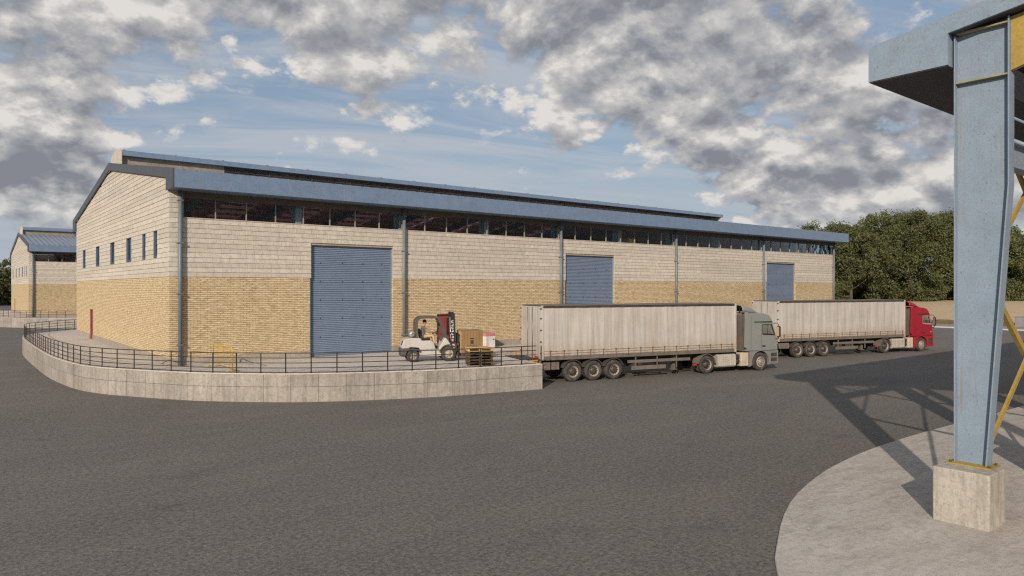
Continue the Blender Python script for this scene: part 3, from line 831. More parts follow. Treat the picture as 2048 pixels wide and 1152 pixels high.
sh = thing('open_shed', 'open blue steel shed with deep eaves and yellow bracing at the right edge', 'shed')
EY, RY = -28.4, -45.0
def zs(y):
    yy = y if y >= RY else 2 * RY - y
    return 10.34 + .151 * (EY - yy)
def my(y, s): return y if s == 0 else 2 * RY - y
X0, X1 = 8.25, 71.0
for s in (0, 1):
    Y = lambda y: my(y, s)
    xs = []; x = X0 + .05
    while x < X1:
        xs += [(x, 0), (x + .19, 0), (x + .22, .05), (x + .31, .05)]; x += .34
    vs = []
    for xx, dz in xs: vs += [(xx, Y(EY - .05), zs(EY - .05) - .05 + dz), (xx, Y(RY), zs(RY) - .05 + dz)]
    obj('roof_sheet', MB().add(vs, [(2 * i, 2 * i + 2, 2 * i + 3, 2 * i + 1) for i in range(len(xs) - 1)]), 'roof_sheet', sh)
    obj('roof_lining', MB().prism([(Y(-30.1), zs(-30.1) - .1), (Y(RY), zs(RY) - .1), (Y(RY), zs(RY) - .15), (Y(-30.1), zs(-30.1) - .15)], X0 + .1, X1, 'x'), 'deck_red', sh)
    a, b = sorted((Y(EY), Y(-30.03)))
    obj('eave_box', MB().box(X0 + .07, X1, a, b, 9.58, 10.30), 'shed_blue', sh)
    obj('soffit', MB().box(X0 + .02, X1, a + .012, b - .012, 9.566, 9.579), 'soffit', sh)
    prf = [(Y(EY - .002), 10.37), (Y(RY), zs(RY) + .03), (Y(RY), zs(RY) - .34), (Y(-30.04), zs(-30.04) - .34), (Y(-30.04), 9.585), (Y(EY - .002), 9.585)]
    obj('barge_board', MB().prism(prf, X0, X0 + .07, 'x'), 'shed_blue', sh)
    obj('barge_board', MB().prism(prf, X1, X1 + .07, 'x'), 'shed_blue', sh)
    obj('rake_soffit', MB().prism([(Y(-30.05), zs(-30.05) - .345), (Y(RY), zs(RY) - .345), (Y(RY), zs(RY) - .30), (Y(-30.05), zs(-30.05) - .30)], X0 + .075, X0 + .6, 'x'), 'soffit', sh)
    for y in (-31.6, -33.2, -34.8, -36.4, -38.0, -39.6, -41.2, -42.8, -44.4):
        obj('purlin', MB().box(X0 + .3, X1 - .2, Y(y) - .05, Y(y) + .05, zs(y) - .36, zs(y) - .15), 'header', sh)
    for i in range(11):
        x = 8.62 + 6 * i
        if s and i % 2: continue
        # tapered I column: outer flange upright, inner flange kinked
        pb = obj('pedestal', MB().box(7.87 + 6 * i, 8.80 + 6 * i, min(Y(-29.89), Y(-30.92)), max(Y(-29.89), Y(-30.92)), SLABZ - .05, 1.2), 'pedestal', sh, .02, 2)
        obj('base_plate', MB().box(x - .27, x + .27, min(Y(-29.97), Y(-30.80)), max(Y(-29.97), Y(-30.80)), 1.202, 1.235), 'shed_yellow', pb)
        for bx in (-.2, .2):
            for by in (-30.03, -30.74):
                obj('anchor_bolt', MB().lathe([(.025, 0), (.025, .04), (0, .045)], (x + bx, Y(by), 1.235), 'z', 6), 'fork_dark', pb)
        cl = MB()
        def fl(y0, y1, z0, z1, y2=None, y3=None):
            y2 = y0 if y2 is None else y2; y3 = y1 if y3 is None else y3
            cl.prism([(Y(y0), z0), (Y(y1), z0), (Y(y3), z1), (Y(y2), z1)], x - .15, x + .15, 'x')
        fl(-30.075, -30.10, 1.236, zs(-30.1) - .38)
        fl(-30.655, -30.68, 1.236, 7.0, -31.05, -31.075)
        fl(-31.05, -31.075, 7.0, zs(-31.07) - .38)
        cl.prism([(Y(-30.10), 1.236), (Y(-30.655), 1.236), (Y(-31.05), 7.0), (Y(-31.05), zs(-31.05) - .39), (Y(-30.10), zs(-30.10) - .39)], x - .011, x + .011, 'x')
        cc = obj('column', cl, 'shed_blue', sh)
        for zz in (9.2, zs(-30.6) - .43):
            obj('stiffener', MB().box(x - .14, x + .14, min(Y(-30.105), Y(-31.045)), max(Y(-30.105), Y(-31.045)), zz, zz + .03), 'shed_olive', cc)
        obj('rafter', MB().prism([(Y(-31.08), 9.28), (Y(-31.08), zs(-31.08) - .39), (Y(RY), zs(RY) - .39), (Y(RY), zs(RY) - .95), (Y(-34.5), zs(-34.5) - .95)], x - .07, x + .07, 'x'), 'shed_yellow', sh)
        if i < 10:
            # runway beam, handrail and cross bracing of the bay
            ya, yb = sorted((Y(-30.80), Y(-31.06)))
            bm_ = obj('runway_beam', MB().box(x + .16, x + 5.84, ya, yb, 7.36, 7.39).box(x + .16, x + 5.84, ya, yb, 7.86, 7.89).box(x + .16, x + 5.84, (ya + yb) / 2 - .01, (ya + yb) / 2 + .01, 7.39, 7.86), 'shed_blue', sh)
            hy = Y(-31.05)
            obj('handrail', MB().tube([(x + .16, hy, 8.36), (x + 5.84, hy, 8.36)], .03, 6), 'shed_blue', bm_)
            for q in range(1, 6): obj('handrail_post', MB().box(x + q - .02, x + q + .02, hy - .02, hy + .02, 7.9, 8.35), 'shed_blue', bm_)
            if i in (0, 1):
                yy = Y(-30.44)
                obj('brace', MB().bar((x + .1, yy, 5.45), (x + 5.9, yy, 1.35), .09, .15), 'shed_yellow', sh)
                obj('brace', MB().bar((x + .1, yy - .1, 1.35), (x + 5.9, yy - .1, 5.45), .05, .12), 'shed_yellow', sh)
                obj('brace', MB().bar((x + .1, yy, 9.4), (x + 5.9, yy, 5.15), .07, .13), 'shed_yellow', sh)
                obj('brace', MB().bar((x + .1, yy - .1, 5.15), (x + 5.9, yy - .1, 9.4), .05, .12), 'shed_yellow', sh)
obj('gable_post', MB().box(8.3, 8.6, -36.55, -36.05, SLABZ, zs(-36.3) - .4), 'shed_blue', sh)

# ------------------------------------------------------------------ articulated lorries
from mathutils.geometry import tessellate_polygon

def arc(cx, cz, r, a0, a1, n):
    return [(cx + r * math.cos(R(a0 + (a1 - a0) * i / n)), cz + r * math.sin(R(a0 + (a1 - a0) * i / n))) for i in range(n + 1)]

def wheel(par, x, side, r, w, dual=False, front=False):
    """side -1: near; tyre outer face just inside the body line"""
    yo = side * 1.25; s = -side
    name = 'wheel'
    root = None
    for q in range(2 if dual else 1):
        o = yo + s * q * (w + .03)
        pr = [(r * .58, o + s * .05), (r * .66, o + s * .015), (r * .80, o), (r * .93, o + s * .02), (r * .985, o + s * .05), (r, o + s * .09), (r, o + s * (w - .09)), (r * .985, o + s * (w - .05)), (r * .93, o + s * (w - .02)), (r * .7, o + s * w), (r * .58, o + s * (w - .04))]
        t = obj('wheel' if q == 0 else 'inner_wheel', MB().lathe(pr, (x, 0, r), 'y', 32, cap=False), 'tyre', par)
        root = root or t
    if front:
        pr = [(r * .60, yo + s * .03), (r * .57, yo + s * .045), (r * .50, yo + s * .06), (r * .42, yo + s * .03), (r * .36, yo + s * .0), (r * .30, yo + s * .02), (r * .24, yo + s * .0), (r * .2, yo + s * -.03), (0, yo + s * -.035)]
    elif dual:
        pr = [(r * .60, yo + s * .02), (r * .56, yo + s * .03), (r * .52, yo + s * .10), (r * .46, yo + s * .16), (r * .36, yo + s * .17), (r * .32, yo + s * .10), (r * .26, yo + s * .05), (0, yo + s * .04)]
    else:
        pr = [(r * .60, yo + s * .03), (r * .57, yo + s * .045), (r * .53, yo + s * .10), (r * .44, yo + s * .12), (r * .36, yo + s * .06), (r * .34, yo + s * .05), (r * .30, yo + s * .0), (r * .24, yo - s * .01), (0, yo - s * .012)]
    kk = 3 if dual else 4 if not front else 5
    obj('rim', MB().lathe(pr[:kk], (x, 0, r), 'y', 24, cap=False), 'rim', root)
    obj('hub', MB().lathe(pr[kk - 1:], (x, 0, r), 'y', 24, cap=False), 'hub' if not front else 'rim', root)
    for k in range(10):
        a = 2 * math.pi * k / 10; rr = r * .40
        obj('wheel_nut', MB().lathe([(.022, 0), (.022, -s * .05), (0, -s * .055)], (x + rr * math.cos(a), yo + s * (.075 if not front else .02), r + rr * math.sin(a)), 'y', 6), 'chassis', root)
    return root

def mudguard(par, x, r, a0, a1, y0, y1, mat='mudguard', th=.03):
    p = arc(x, .52, r, a0, a1, 12); q = arc(x, .52, r - th, a1, a0, 12)
    return obj('mudguard', MB().prism(p + q, y0, y1, 'y'), mat, par)

def make_lorry(label, loc, paint, low):
    t = thing('articulated_lorry', label, 'lorry', loc, R(-15), 'curtain sided lorries backed up to the docks')
    # ---- trailer
    for s in (-1, 1):
        o = obj('side_rave', MB().box(-1.85, 10.74, min(s * 1.2, s * 1.275), max(s * 1.2, s * 1.275), 1.17, 1.40), 'rave', t, .01)
        mb = MB(); nx = 150; vs = []; fs = []
        rows = [1.385, 1.45, 1.62, 2.0, 2.6, 3.2, 3.7, 3.88]
        for i in range(nx + 1):
            x = -1.72 + (10.66 + 1.72) * i / nx
            for z in rows:
                k = 1 - abs((z - 2.6) / 1.35) ** 2 * .55
                rip = .012 * math.sin(x * 7.8 + .6 * math.sin(z * 1.3)) + .008 * math.sin(x * 17 + z) + .006 * math.sin(x * 3.1 + 2)
                vs.append((x, s * (1.272 + rip * k), z))
        m = len(rows)
        fs = [(i * m + j, (i + 1) * m + j, (i + 1) * m + j + 1, i * m + j + 1) for i in range(nx) for j in range(m - 1)]
        cu = obj('curtain', mb.add(vs, fs, True), 'curtain', t)
        if s < 0:
            for i in range(16):
                x = -1.35 + i * .785
                obj('curtain_strap', MB().box(x - .018, x + .018, -1.305, -1.288, 1.30, 1.66).box(x - .045, x + .045, -1.312, -1.289, 1.62, 1.68), 'strap', cu)
            for z in (1.50, 1.63): obj('curtain_batten', MB().box(-1.7, 10.65, -1.292, -1.276, z, z + .014), 'strap', cu)
        obj('roof_rail', MB().box(-1.80, 10.72, min(s * 1.22, s * 1.29), max(s * 1.22, s * 1.29), 3.86, 3.985), 'chassis', t, .012)
    obj('trailer_roof', MB().box(-1.84, 10.74, -1.26, 1.26, 3.975, 4.005), 'side_guard', t, .01)
    obj('trailer_floor', MB().box(-1.8, 10.7, -1.19, 1.19, 1.2, 1.36), 'chassis', t)
    obj('front_bulkhead', MB().box(10.68, 10.75, -1.278, 1.278, 1.17, 3.97), 'trailer_door', t, .01)
    for s in (-1, 1):
        obj('corner_post', MB().box(-1.86, -1.73, min(s * 1.19, s * 1.29), max(s * 1.19, s * 1.29), 1.17, 3.99), 'trailer_door', t, .012)
        obj('corner_post', MB().box(10.62, 10.76, min(s * 1.24, s * 1.295), max(s * 1.24, s * 1.295), 1.17, 3.99), 'trailer_door', t, .012)
        a, b = sorted((s * .01, s * 1.18))
        d = obj('rear_door', MB().box(-1.88, -1.83, a, b, 1.24, 3.92), 'trailer_door', t, .008)
        for q in (.32, .62, .88):
            obj('door_rib', MB().box(-1.892, -1.879, s * 1.18 * q - .012, s * 1.18 * q + .012, 1.28, 3.88), 'trailer_door', d)
        obj('lock_rod', MB().tube([(-1.915, s * .30, 1.2), (-1.915, s * .30, 3.9)], .016, 6), 'steel', d)
        for z in (1.5, 2.1, 2.7, 3.3, 3.8): obj('door_hinge', MB().box(-1.905, -1.84, s * 1.235 - .06, s * 1.235 + .045, z, z + .07), 'strap', d)
        obj('rear_lamp', MB().box(-1.90, -1.84, s * 1.05 - .16, s * 1.05 + .16, 1.03, 1.15), 'orange', t, .01)
    obj('door_backing', MB().box(-1.829, -1.74, -1.185, 1.185, 1.2, 3.95), 'trailer_door', t)  # solid plate added behind the doors so their gaps don't go black
    obj('rear_bumper', MB().box(-1.84, -1.72, -1.2, 1.2, .72, .86), 'chassis', t, .01)
    obj('rear_sill', MB().box(-1.87, -1.72, -1.24, 1.24, 1.16, 1.24), 'rave', t, .01)
    # tail lift resting on the dock
    tl = obj('tail_lift', MB().prism([(-1.86, 1.17), (-1.86, 1.26), (-2.85, 1.285), (-2.9, 1.27), (-2.85, 1.25)], -1.12, 1.12, 'y'), 'chassis', t)
    obj('marker_flag', MB().box(-2.30, -2.26, .82, 1.06, 1.30, 1.56), 'orange', tl, .008)
    obj('marker_flag', MB().box(-2.52, -2.02, -1.22, -1.16, 1.10, 1.22), 'orange', tl, .01)
    obj('marker_flag', MB().box(-2.02, -1.95, -1.05, -.75, 1.30, 1.40), 'lamp_red', tl, .01)
    for s in (-1, 1):
        obj('chassis_beam', MB().box(-1.7, 10.2, s * .5 - .06, s * .5 + .06, .86, 1.17), 'chassis', t)
        obj('chassis_beam', MB().box(7.3, 13.7, s * .42 - .05, s * .42 + .05, .72, .98), 'chassis', t)
        for x in (0, 1.235, 2.5):
            wheel(t, x, s, .525, .36)
            mudguard(t, x, .63, 20, 160, min(s * .88, s * 1.24), max(s * .88, s * 1.24))
        wheel(t, 8.68, s, .52, .27, dual=True)
        wheel(t, 12.61, s, .535, .30, front=True)
        obj('tool_box', MB().box(-1.68, -.78, min(s * .75, s * 1.2), max(s * .75, s * 1.2), .66, 1.06), 'side_guard', t, .03)
        g = obj('side_guard', MB().box(3.35, 7.5, min(s * 1.19, s * 1.23), max(s * 1.19, s * 1.23), .82, .985), 'side_guard', t, .01)
        obj('guard_plank', MB().box(3.6, 5.85, min(s * 1.19, s * 1.24), max(s * 1.19, s * 1.24), .44, .66), 'side_guard', g, .01)
        for x in (3.9, 5.3, 6.6): obj('guard_post', MB().box(x - .03, x + .03, min(s * 1.14, s * 1.185), max(s * 1.14, s * 1.185), .46, 1.2), 'rave', g)
        obj('landing_leg', MB().box(6.55, 6.72, s * .8 - .09, s * .8 + .09, .34, 1.15).box(6.48, 6.80, s * .8 - .15, s * .8 + .15, .30, .34), 'side_guard', t)
        mudguard(t, 8.68, .62, 5, 175, min(s * .66, s * 1.25), max(s * .66, s * 1.25), 'side_guard')
        # fuel tank, air tank, side panel
        tp = [(.42, .32), (.34, .40), (.34, .80), (.42, .88)]
        zc = [(-1.22, .40), (-1.14, .32), (-.72, .32), (-.64, .40), (-.64, .98), (-.72, 1.06), (-1.14, 1.06), (-1.22, .98)]
        for k in range(3):
            x0 = 9.46 + k * .445
            obj('fuel_tank', MB().prism([(s * -y, z) for y, z in zc], x0, x0 + .425, 'x'), 'tank', t, .012)
        obj('air_tank', MB().lathe([(0, 10.83), (.12, 10.84), (.15, 10.88), (.15, 11.08), (.12, 11.12), (0, 11.13)], (0, s * 1.02, .60), 'x', 14).box(10.84, 11.1, min(s * .8, s * 1.15), max(s * .8, s * 1.15), .78, 1.0), 'chassis', t)
        obj('side_panel', MB().box(11.16, 11.74, min(s * .7, s * 1.2), max(s * .7, s * 1.2), .31, 1.10), 'panel_beige', t, .05, 2)
        obj('catwalk_lamp', MB().box(7.78, 7.98, min(s * 1.05, s * 1.2), max(s * 1.05, s * 1.2), .50, .58), 'lamp_red', t)
    obj('axle', MB().tube([(0, -.9, .52), (0, .9, .52)], .07, 8), 'chassis', t); obj('axle', MB().tube([(1.235, -.9, .52), (1.235, .9, .52)], .07, 8), 'chassis', t)
    obj('axle', MB().tube([(2.5, -.9, .52), (2.5, .9, .52)], .07, 8), 'chassis', t); obj('axle', MB().tube([(8.68, -.9, .52), (8.68, .9, .52)], .09, 8), 'chassis', t)
    obj('coupling', MB().box(7.9, 9.3, -.45, .45, 1.0, 1.19), 'chassis', t, .02)
    obj('spare_wheel', MB().lathe([(.25, .5), (.5, .52), (.5, .75), (.25, .77)], (4.6, 0, 0), 'z', 20), 'tyre', t)
    # ---- tractor cab: shell with real window openings
    OUT = [(11.62, 1.17), (11.62, 3.38), (11.75, 3.43), (12.3, 3.43), (12.88, 3.385), (13.25, 3.30), (13.42, 3.14), (13.55, 2.90), (13.83, 2.05), (13.93, 1.48), (13.96, 1.17)]
    cx, cz = 12.75, 2.3
    INS = [(x + (cx - x) * .028, z + (cz - z) * .028) for x, z in OUT]
    WIN = [(12.78, 2.16), (12.78, 2.73), (13.47, 2.73), (13.72, 2.10)]
    cabm = MB()
    nO = len(OUT)
    for i in range(nO):
        j = (i + 1) % nO
        (xa, za), (xb, zb) = OUT[i], OUT[j]
        if i != 7:
            cabm.add([(xa, -1.15, za), (xb, -1.15, zb), (xb, 1.15, zb), (xa, 1.15, za)], [(0, 1, 2, 3)])
        for s in (-1, 1):
            cabm.add([(xa, s * 1.15, za), (xb, s * 1.15, zb), (INS[j][0], s * 1.222, INS[j][1]), (INS[i][0], s * 1.222, INS[i][1])], [(0, 1, 2, 3)])
    tri = tessellate_polygon([[Vector((x, z, 0)) for x, z in INS], [Vector((x, z, 0)) for x, z in WIN]])
    allp = INS + WIN
    for s in (-1, 1):
        cabm.add([(x, s * 1.222, z) for x, z in allp], [tuple(f) for f in tri])
        for i in range(4):
            (xa, za), (xb, zb) = WIN[i], WIN[(i + 1) % 4]
            cabm.add([(xa, s * 1.222, za), (xb, s * 1.222, zb), (xb, s * 1.15, zb), (xa, s * 1.15, za)], [(0, 1, 2, 3)])
    cab = obj('cab', cabm, paint, t)
    for s in (-1, 1):
        w = obj('side_window', MB().prism(WIN, min(s * 1.185, s * 1.19), max(s * 1.185, s * 1.19), 'y'), 'cab_glass', cab)
        fr = MB()
        for i in range(4):
            (xa, za), (xb, zb) = WIN[i], WIN[(i + 1) % 4]; fr.bar((xa, s * 1.224, za), (xb, s * 1.224, zb), .012, .04 if i != 3 else .085, (0, 1, 0) if False else (0, 0, 1) if abs(xb - xa) > .2 else (1, 0, 0))
        obj('window_seal', fr, 'black_plastic' if paint == 'cab_grey' else 'emblem', cab)
        gs = lambda x0, x1, z0, z1: MB().box(x0, x1, min(s * 1.2225, s * 1.225), max(s * 1.2225, s * 1.225), z0, z1)
        obj('door_seam', gs(12.70, 12.715, 1.24, 2.84).box(12.7, 13.6, min(s * 1.2225, s * 1.225), max(s * 1.2225, s * 1.225), 2.83, 2.842), 'black_plastic', cab)
        obj('sleeper_seam', gs(11.90, 11.912, 1.24, 3.3), 'black_plastic', cab)
        obj('roof_trim', MB().box(12.15, 13.52, min(s * 1.2, s * 1.24), max(s * 1.2, s * 1.24), 2.86, 2.915), 'black_plastic', cab)
        obj('door_handle', MB().box(12.75, 12.98, min(s * 1.223, s * 1.25), max(s * 1.223, s * 1.25), 1.41, 1.49), 'black_plastic', cab, .008)
        obj('badge', gs(13.62, 13.78, 1.46, 1.53), 'emblem', cab)
        obj('lower_crease', gs(11.95, 13.85, 1.385, 1.395), low, cab)
        # side fairing and roof deflector support
        obj('side_fairing', MB().prism([(11.40, 1.42), (11.44, 3.46), (11.62, 3.46), (11.80, 3.38), (11.80, 1.20)], min(s * 1.19, s * 1.235), max(s * 1.19, s * 1.235), 'y'), paint, t, .015)
        mr = obj('mirror', MB().box(13.80, 13.93, s * 1.40 - .11, s * 1.40 + .11, 1.98, 2.62), 'black_plastic', t, .04, 2)
        obj('mirror_glass', MB().box(13.785, 13.799, s * 1.40 - .085, s * 1.40 + .085, 2.03, 2.57), 'crate_edge' if s < 0 and paint == 'cab_grey' else 'steel', mr)  # near mirror of the grey cab: yellow reflection painted as glass colour
        obj('mirror_arm', MB().tube([(13.62, s * 1.20, 2.78), (13.80, s * 1.36, 2.80), (13.88, s * 1.40, 2.62)], .02, 6).tube([(13.80, s * 1.20, 1.86), (13.84, s * 1.34, 1.84), (13.88, s * 1.40, 1.98)], .035, 6), 'black_plastic', mr)
        # wing, steps, bumper corner
        ap = arc(12.61, .53, .66, -18, 196, 22)
        fe = [(11.80, 1.165)] + [(11.80, .26)] + [(x, z) for x, z in reversed(ap)] + [(13.30, .36), (13.98, .38), (13.99, 1.165)]
        fo = obj('front_wing', MB().prism(fe, min(s * .9, s * 1.215), max(s * .9, s * 1.215), 'y'), low, t)
        obj('wing_lip', MB().prism(arc(12.61, .53, .675, -18, 196, 22) + list(reversed(arc(12.61, .53, .64, -18, 196, 22))), min(s * .88, s * 1.245), max(s * .88, s * 1.245), 'y'), low, fo)
        for z0, z1 in ((.78, 1.02), (.50, .72)):
            st = obj('step_recess', MB().box(13.42, 13.88, min(s * 1.216, s * 1.22), max(s * 1.216, s * 1.22), z0, z1), 'chassis', fo)
            obj('step', MB().box(13.40, 13.90, min(s * 1.2, s * 1.25), max(s * 1.2, s * 1.25), z0 - .03, z0 + .02), low, fo)
        obj('headlight', MB().box(13.99, 14.04, s * .92 - .2, s * .92 + .2, .70, .92), 'emblem', t, .02)
    obj('windscreen', MB().add([(13.555, -1.13, 2.88), (13.83, -1.13, 2.06), (13.83, 1.13, 2.06), (13.555, 1.13, 2.88)], [(0, 1, 2, 3)]), 'cab_glass', cab)
    obj('bumper', MB().box(13.70, 14.06, -1.19, 1.19, .36, .66), low, t, .05, 2)
    obj('grille', MB().box(13.96, 14.0, -.75, .75, .75, 1.45), 'black_plastic', t, .02)
    obj('dashboard', MB().box(13.2, 13.75, -1.1, 1.1, 1.2, 1.95), 'black_plastic', cab)
    for y in (-.6, .6): obj('cab_seat', MB().box(12.5, 13.0, y - .25, y + .25, 1.3, 1.75).box(12.42, 12.56, y - .25, y + .25, 1.75, 2.5), 'black_plastic', cab, .04)
    # roof deflector: curved hood open to the rear
    hood = []
    for i in range(11):
        a = i / 10; hood.append((11.30 + a * 1.22, 3.90 - .43 * a ** 1.9))
    sk = MB(); n = len(hood)
    ys = [-1.16, -1.05, -.7, 0, .7, 1.05, 1.16]; dz = [-.16, -.04, .0, .02, 0, -.04, -.16]
    vs = [(x, y, z + d * (1 if z > 3.5 else .5)) for x, z in hood for y, d in zip(ys, dz)]
    sk.add(vs, [(i * 7 + j, (i + 1) * 7 + j, (i + 1) * 7 + j + 1, i * 7 + j + 1) for i in range(n - 1) for j in range(6)], True)
    for s in (-1, 1):
        pts = [(x, s * 1.16, z - .16 * (1 if z > 3.5 else .5)) for x, z in hood]
        sk.add(pts + [(x, s * 1.16, max(3.43, min(z - .2, 3.5))) for x, _, z in pts], [(i, i + 1, n + i + 1, n + i) for i in range(n - 1)], True)
    df = obj('roof_deflector', sk, paint, t)
    sm_ = df.modifiers.new('thick', 'SOLIDIFY'); sm_.thickness = .02
    obj('deflector_stay', MB().bar((11.6, -.6, 3.42), (11.5, -.6, 3.8), .04, .04, (1, 0, 0)).bar((11.6, .6, 3.42), (11.5, .6, 3.8), .04, .04, (1, 0, 0)), 'black_plastic', df)
    # rear of the cab: back panel seams and coiled lines
    bk = obj('cab_back', MB().box(11.585, 11.615, -1.05, 1.05, 1.25, 3.3), 'side_guard', cab, .01)
    for k, y in enumerate((-.5, -.35, -.2)):
        pts = [(11.5 - .25 * (i / 24) + .06 * math.cos(i * 1.6), y + .06 * math.sin(i * 1.6), 2.1 - .75 * math.sin(math.pi * i / 48)) for i in range(25)]
        obj('coiled_line', MB().tube(pts, .015, 5), ('lamp_red', 'emblem', 'yellow_barrier')[k], t)
    return t

make_lorry('white curtain trailer lorry with a pale grey cab, nearest to the curved platform', (17.80, -7.73, 0), 'cab_grey', 'cab_grey_low')
make_lorry('white curtain trailer lorry with a bright red cab, farther along the yard', (39.0, -8.27, 0), 'cab_red', 'cab_red_low')

# ------------------------------------------------------------------ forklift
FK_LOC, FK_RZ = (10.07, -5.01, HP), R(-22.8)
fk = thing('forklift', 'pale grey forklift with dark overhead guard, lifting a crate on the platform', 'forklift', FK_LOC, FK_RZ)
body = [(-.55, .66), (-.55, .82), (-.47, 1.07), (-.32, 1.17), (-.16, 1.19), (.34, 1.19), (.40, 1.15), (.47, 1.05), (.90, 1.05), (1.0, 1.01), (1.06, .92), (1.14, .62), (.36, .60), (.30, .70), (-.12, .74), (-.30, .64)]
obj('engine_hood', MB().prism(body, -.52, .52, 'y'), 'fork_body', fk, .045, 3)
obj('chassis', MB().box(.34, 1.42, -.50, .50, .28, .61), 'fork_body', fk, .02)
obj('counterweight', MB().prism([(-.58, .30), (-.59, .70), (-.20, .72), (-.10, .66), (.0, .64), (.1, .66), (.3, .62), (.42, .58), (.42, .42), (.34, .48), (.28, .58), (.0, .66), (-.28, .55), (-.35, .36), (-.42, .27)], -.54, .54, 'y'), 'fork_dark', fk, .03, 2)
obj('counterweight_core', MB().box(-.50, .36, -.3, .3, .27, .7), 'fork_dark', fk, .02)
obj('rear_lamp', MB().prism([(-.565, .86), (-.50, 1.06), (-.47, 1.06), (-.54, .86)], -.49, -.3, 'y'), 'black_plastic', fk)
cowl = [(1.26, .45), (1.30, .66), (1.50, 1.0), (1.60, 1.17), (1.66, 1.17), (1.80, 1.0), (1.92, .80), (1.96, .74), (1.78, .78), (1.62, .76), (1.45, .66), (1.36, .45)]
obj('front_cowl', MB().prism(cowl, -.50, .50, 'y'), 'fork_body', fk, .03, 2)
obj('floor', MB().box(.95, 1.5, -.48, .48, .60, .66), 'fork_dark', fk)
def fwheel(x, s, r, w):
    yo = s * .56
    t = obj('wheel', MB().lathe([(r * .55, yo - s * .03), (r * .75, yo), (r * .93, yo - s * .015), (r, yo - s * .05), (r, yo - s * (w - .04)), (r * .9, yo - s * w), (r * .5, yo - s * w)], (x, 0, r), 'y', 28, cap=False), 'tyre', fk)
    obj('rim', MB().lathe([(r * .58, yo - s * .02), (r * .54, yo - s * .03), (r * .48, yo - s * .07), (r * .34, yo - s * .08), (r * .28, yo - s * .03), (0, yo - s * .02)], (x, 0, r), 'y', 20, cap=False), 'rim', t)
    for k in range(6):
        a = k * math.pi / 3; obj('wheel_nut', MB().lathe([(.018, 0), (.018, s * .03), (0, s * .03)], (x + r * .4 * math.cos(a), yo - s * .075, r + r * .4 * math.sin(a)), 'y', 6), 'fork_dark', t)
for s in (-1, 1):
    fwheel(.0, s, .30, .22); fwheel(1.79, s, .385, .26)
    obj('front_fender', MB().prism(arc(1.79, .385, .47, 30, 172, 14) + list(reversed(arc(1.79, .385, .44, 30, 172, 14))), min(s * .24, s * .57), max(s * .24, s * .57), 'y'), 'fork_dark', fk)
    gp = [V2(p) for p in [(.20, 1.15), (.20, 1.5), (.20, 1.93), (.215, 2.02), (.25, 2.095), (.31, 2.15), (.40, 2.19), (.6, 2.222), (.9, 2.215), (1.15, 2.205), (1.24, 2.185), (1.305, 2.14), (1.345, 2.07), (1.39, 1.96), (1.69, 1.14)]]
    g = MB().prism([tuple(p) for p in offset(gp, .057)] + [tuple(p) for p in reversed(offset(gp, -.057))], s * .44 - .0375, s * .44 + .0375, 'y')
    obj('guard_post', g, 'fork_guard', fk)
    obj('mast_rail', MB().prism([(1.99, .10), (2.13, .10), (2.07, 2.46), (1.93, 2.46)], min(s * .27, s * .36), max(s * .27, s * .36), 'y'), 'fork_black', fk)
    obj('inner_rail', MB().prism([(2.13, .12), (2.22, .12), (2.16, 2.40), (2.07, 2.40)], min(s * .20, s * .27), max(s * .20, s * .27), 'y'), 'fork_dark', fk)
    obj('tilt_ram', MB().tube([(1.5, s * .30, .62), (1.98, s * .30, .95)], .035, 8), 'steel', fk)
    obj('fork', MB().prism([(2.34, .95), (2.38, .95), (2.38, .25), (3.45, .235), (3.45, .222), (2.34, .21)], s * .26 - .06, s * .26 + .06, 'y'), 'fork_dark', fk)
for i in range(6):
    obj('guard_bar', MB().box(.38 + i * .155, .42 + i * .155, -.41, .41, 2.19, 2.23), 'fork_guard', fk)
for z in (.35, 1.35, 2.38): obj('mast_crossbar', MB().box(1.97 - z * .02, 2.03 - z * .02, -.3, .3, z, z + .09), 'fork_black', fk)
obj('lift_ram', MB().tube([(2.02, 0, .2), (1.96, 0, 2.2)], .05, 10), 'steel', fk)
obj('carriage', MB().box(2.24, 2.33, -.45, .45, .30, .42).box(2.24, 2.33, -.45, .45, .78, .90), 'fork_dark', fk)
lb = MB()
for y in (-.44, -.22, 0, .22, .44): lb.box(2.26, 2.31, y - .02, y + .02, .9, 1.38)
obj('load_backrest', lb.box(2.26, 2.31, -.46, .46, 1.36, 1.40), 'fork_black', fk)
gt = obj('gas_cylinder', MB().lathe([(0, -.40), (.10, -.39), (.155, -.33), (.165, -.28), (.165, .28), (.155, .33), (.10, .39), (0, .40)], (.0, 0, 1.37), 'y', 24), 'gas_tank', fk)
obj('valve_collar', MB().lathe([(.085, -.41), (.085, -.46), (.06, -.46), (.06, -.40)], (.0, 0, 1.37), 'y', 14), 'steel', gt)
for y in (-.18, .18): obj('cylinder_strap', MB().lathe([(.170, y - .025), (.172, y - .025), (.172, y + .025), (.170, y + .025)], (.0, 0, 1.37), 'y', 24), 'fork_dark', gt)
st = obj('seat', MB().box(.42, .92, -.25, .25, 1.06, 1.17), 'fork_black', fk, .04, 2)
obj('seat_back', MB().prism([(.40, 1.12), (.50, 1.12), (.42, 1.62), (.37, 1.64), (.31, 1.60)], -.23, .23, 'y'), 'fork_black', st, .03, 2)
sw = obj('steering_column', MB().tube([(1.50, 0, 1.0), (1.22, 0, 1.42)], .035, 8).box(1.40, 1.60, -.08, .08, 1.05, 1.22), 'fork_dark', fk)
c = Vector((1.195, 0, 1.44)); nrm = Vector((-.5, 0, .866)); u = Vector((0, 1, 0)); v_ = nrm.cross(u)
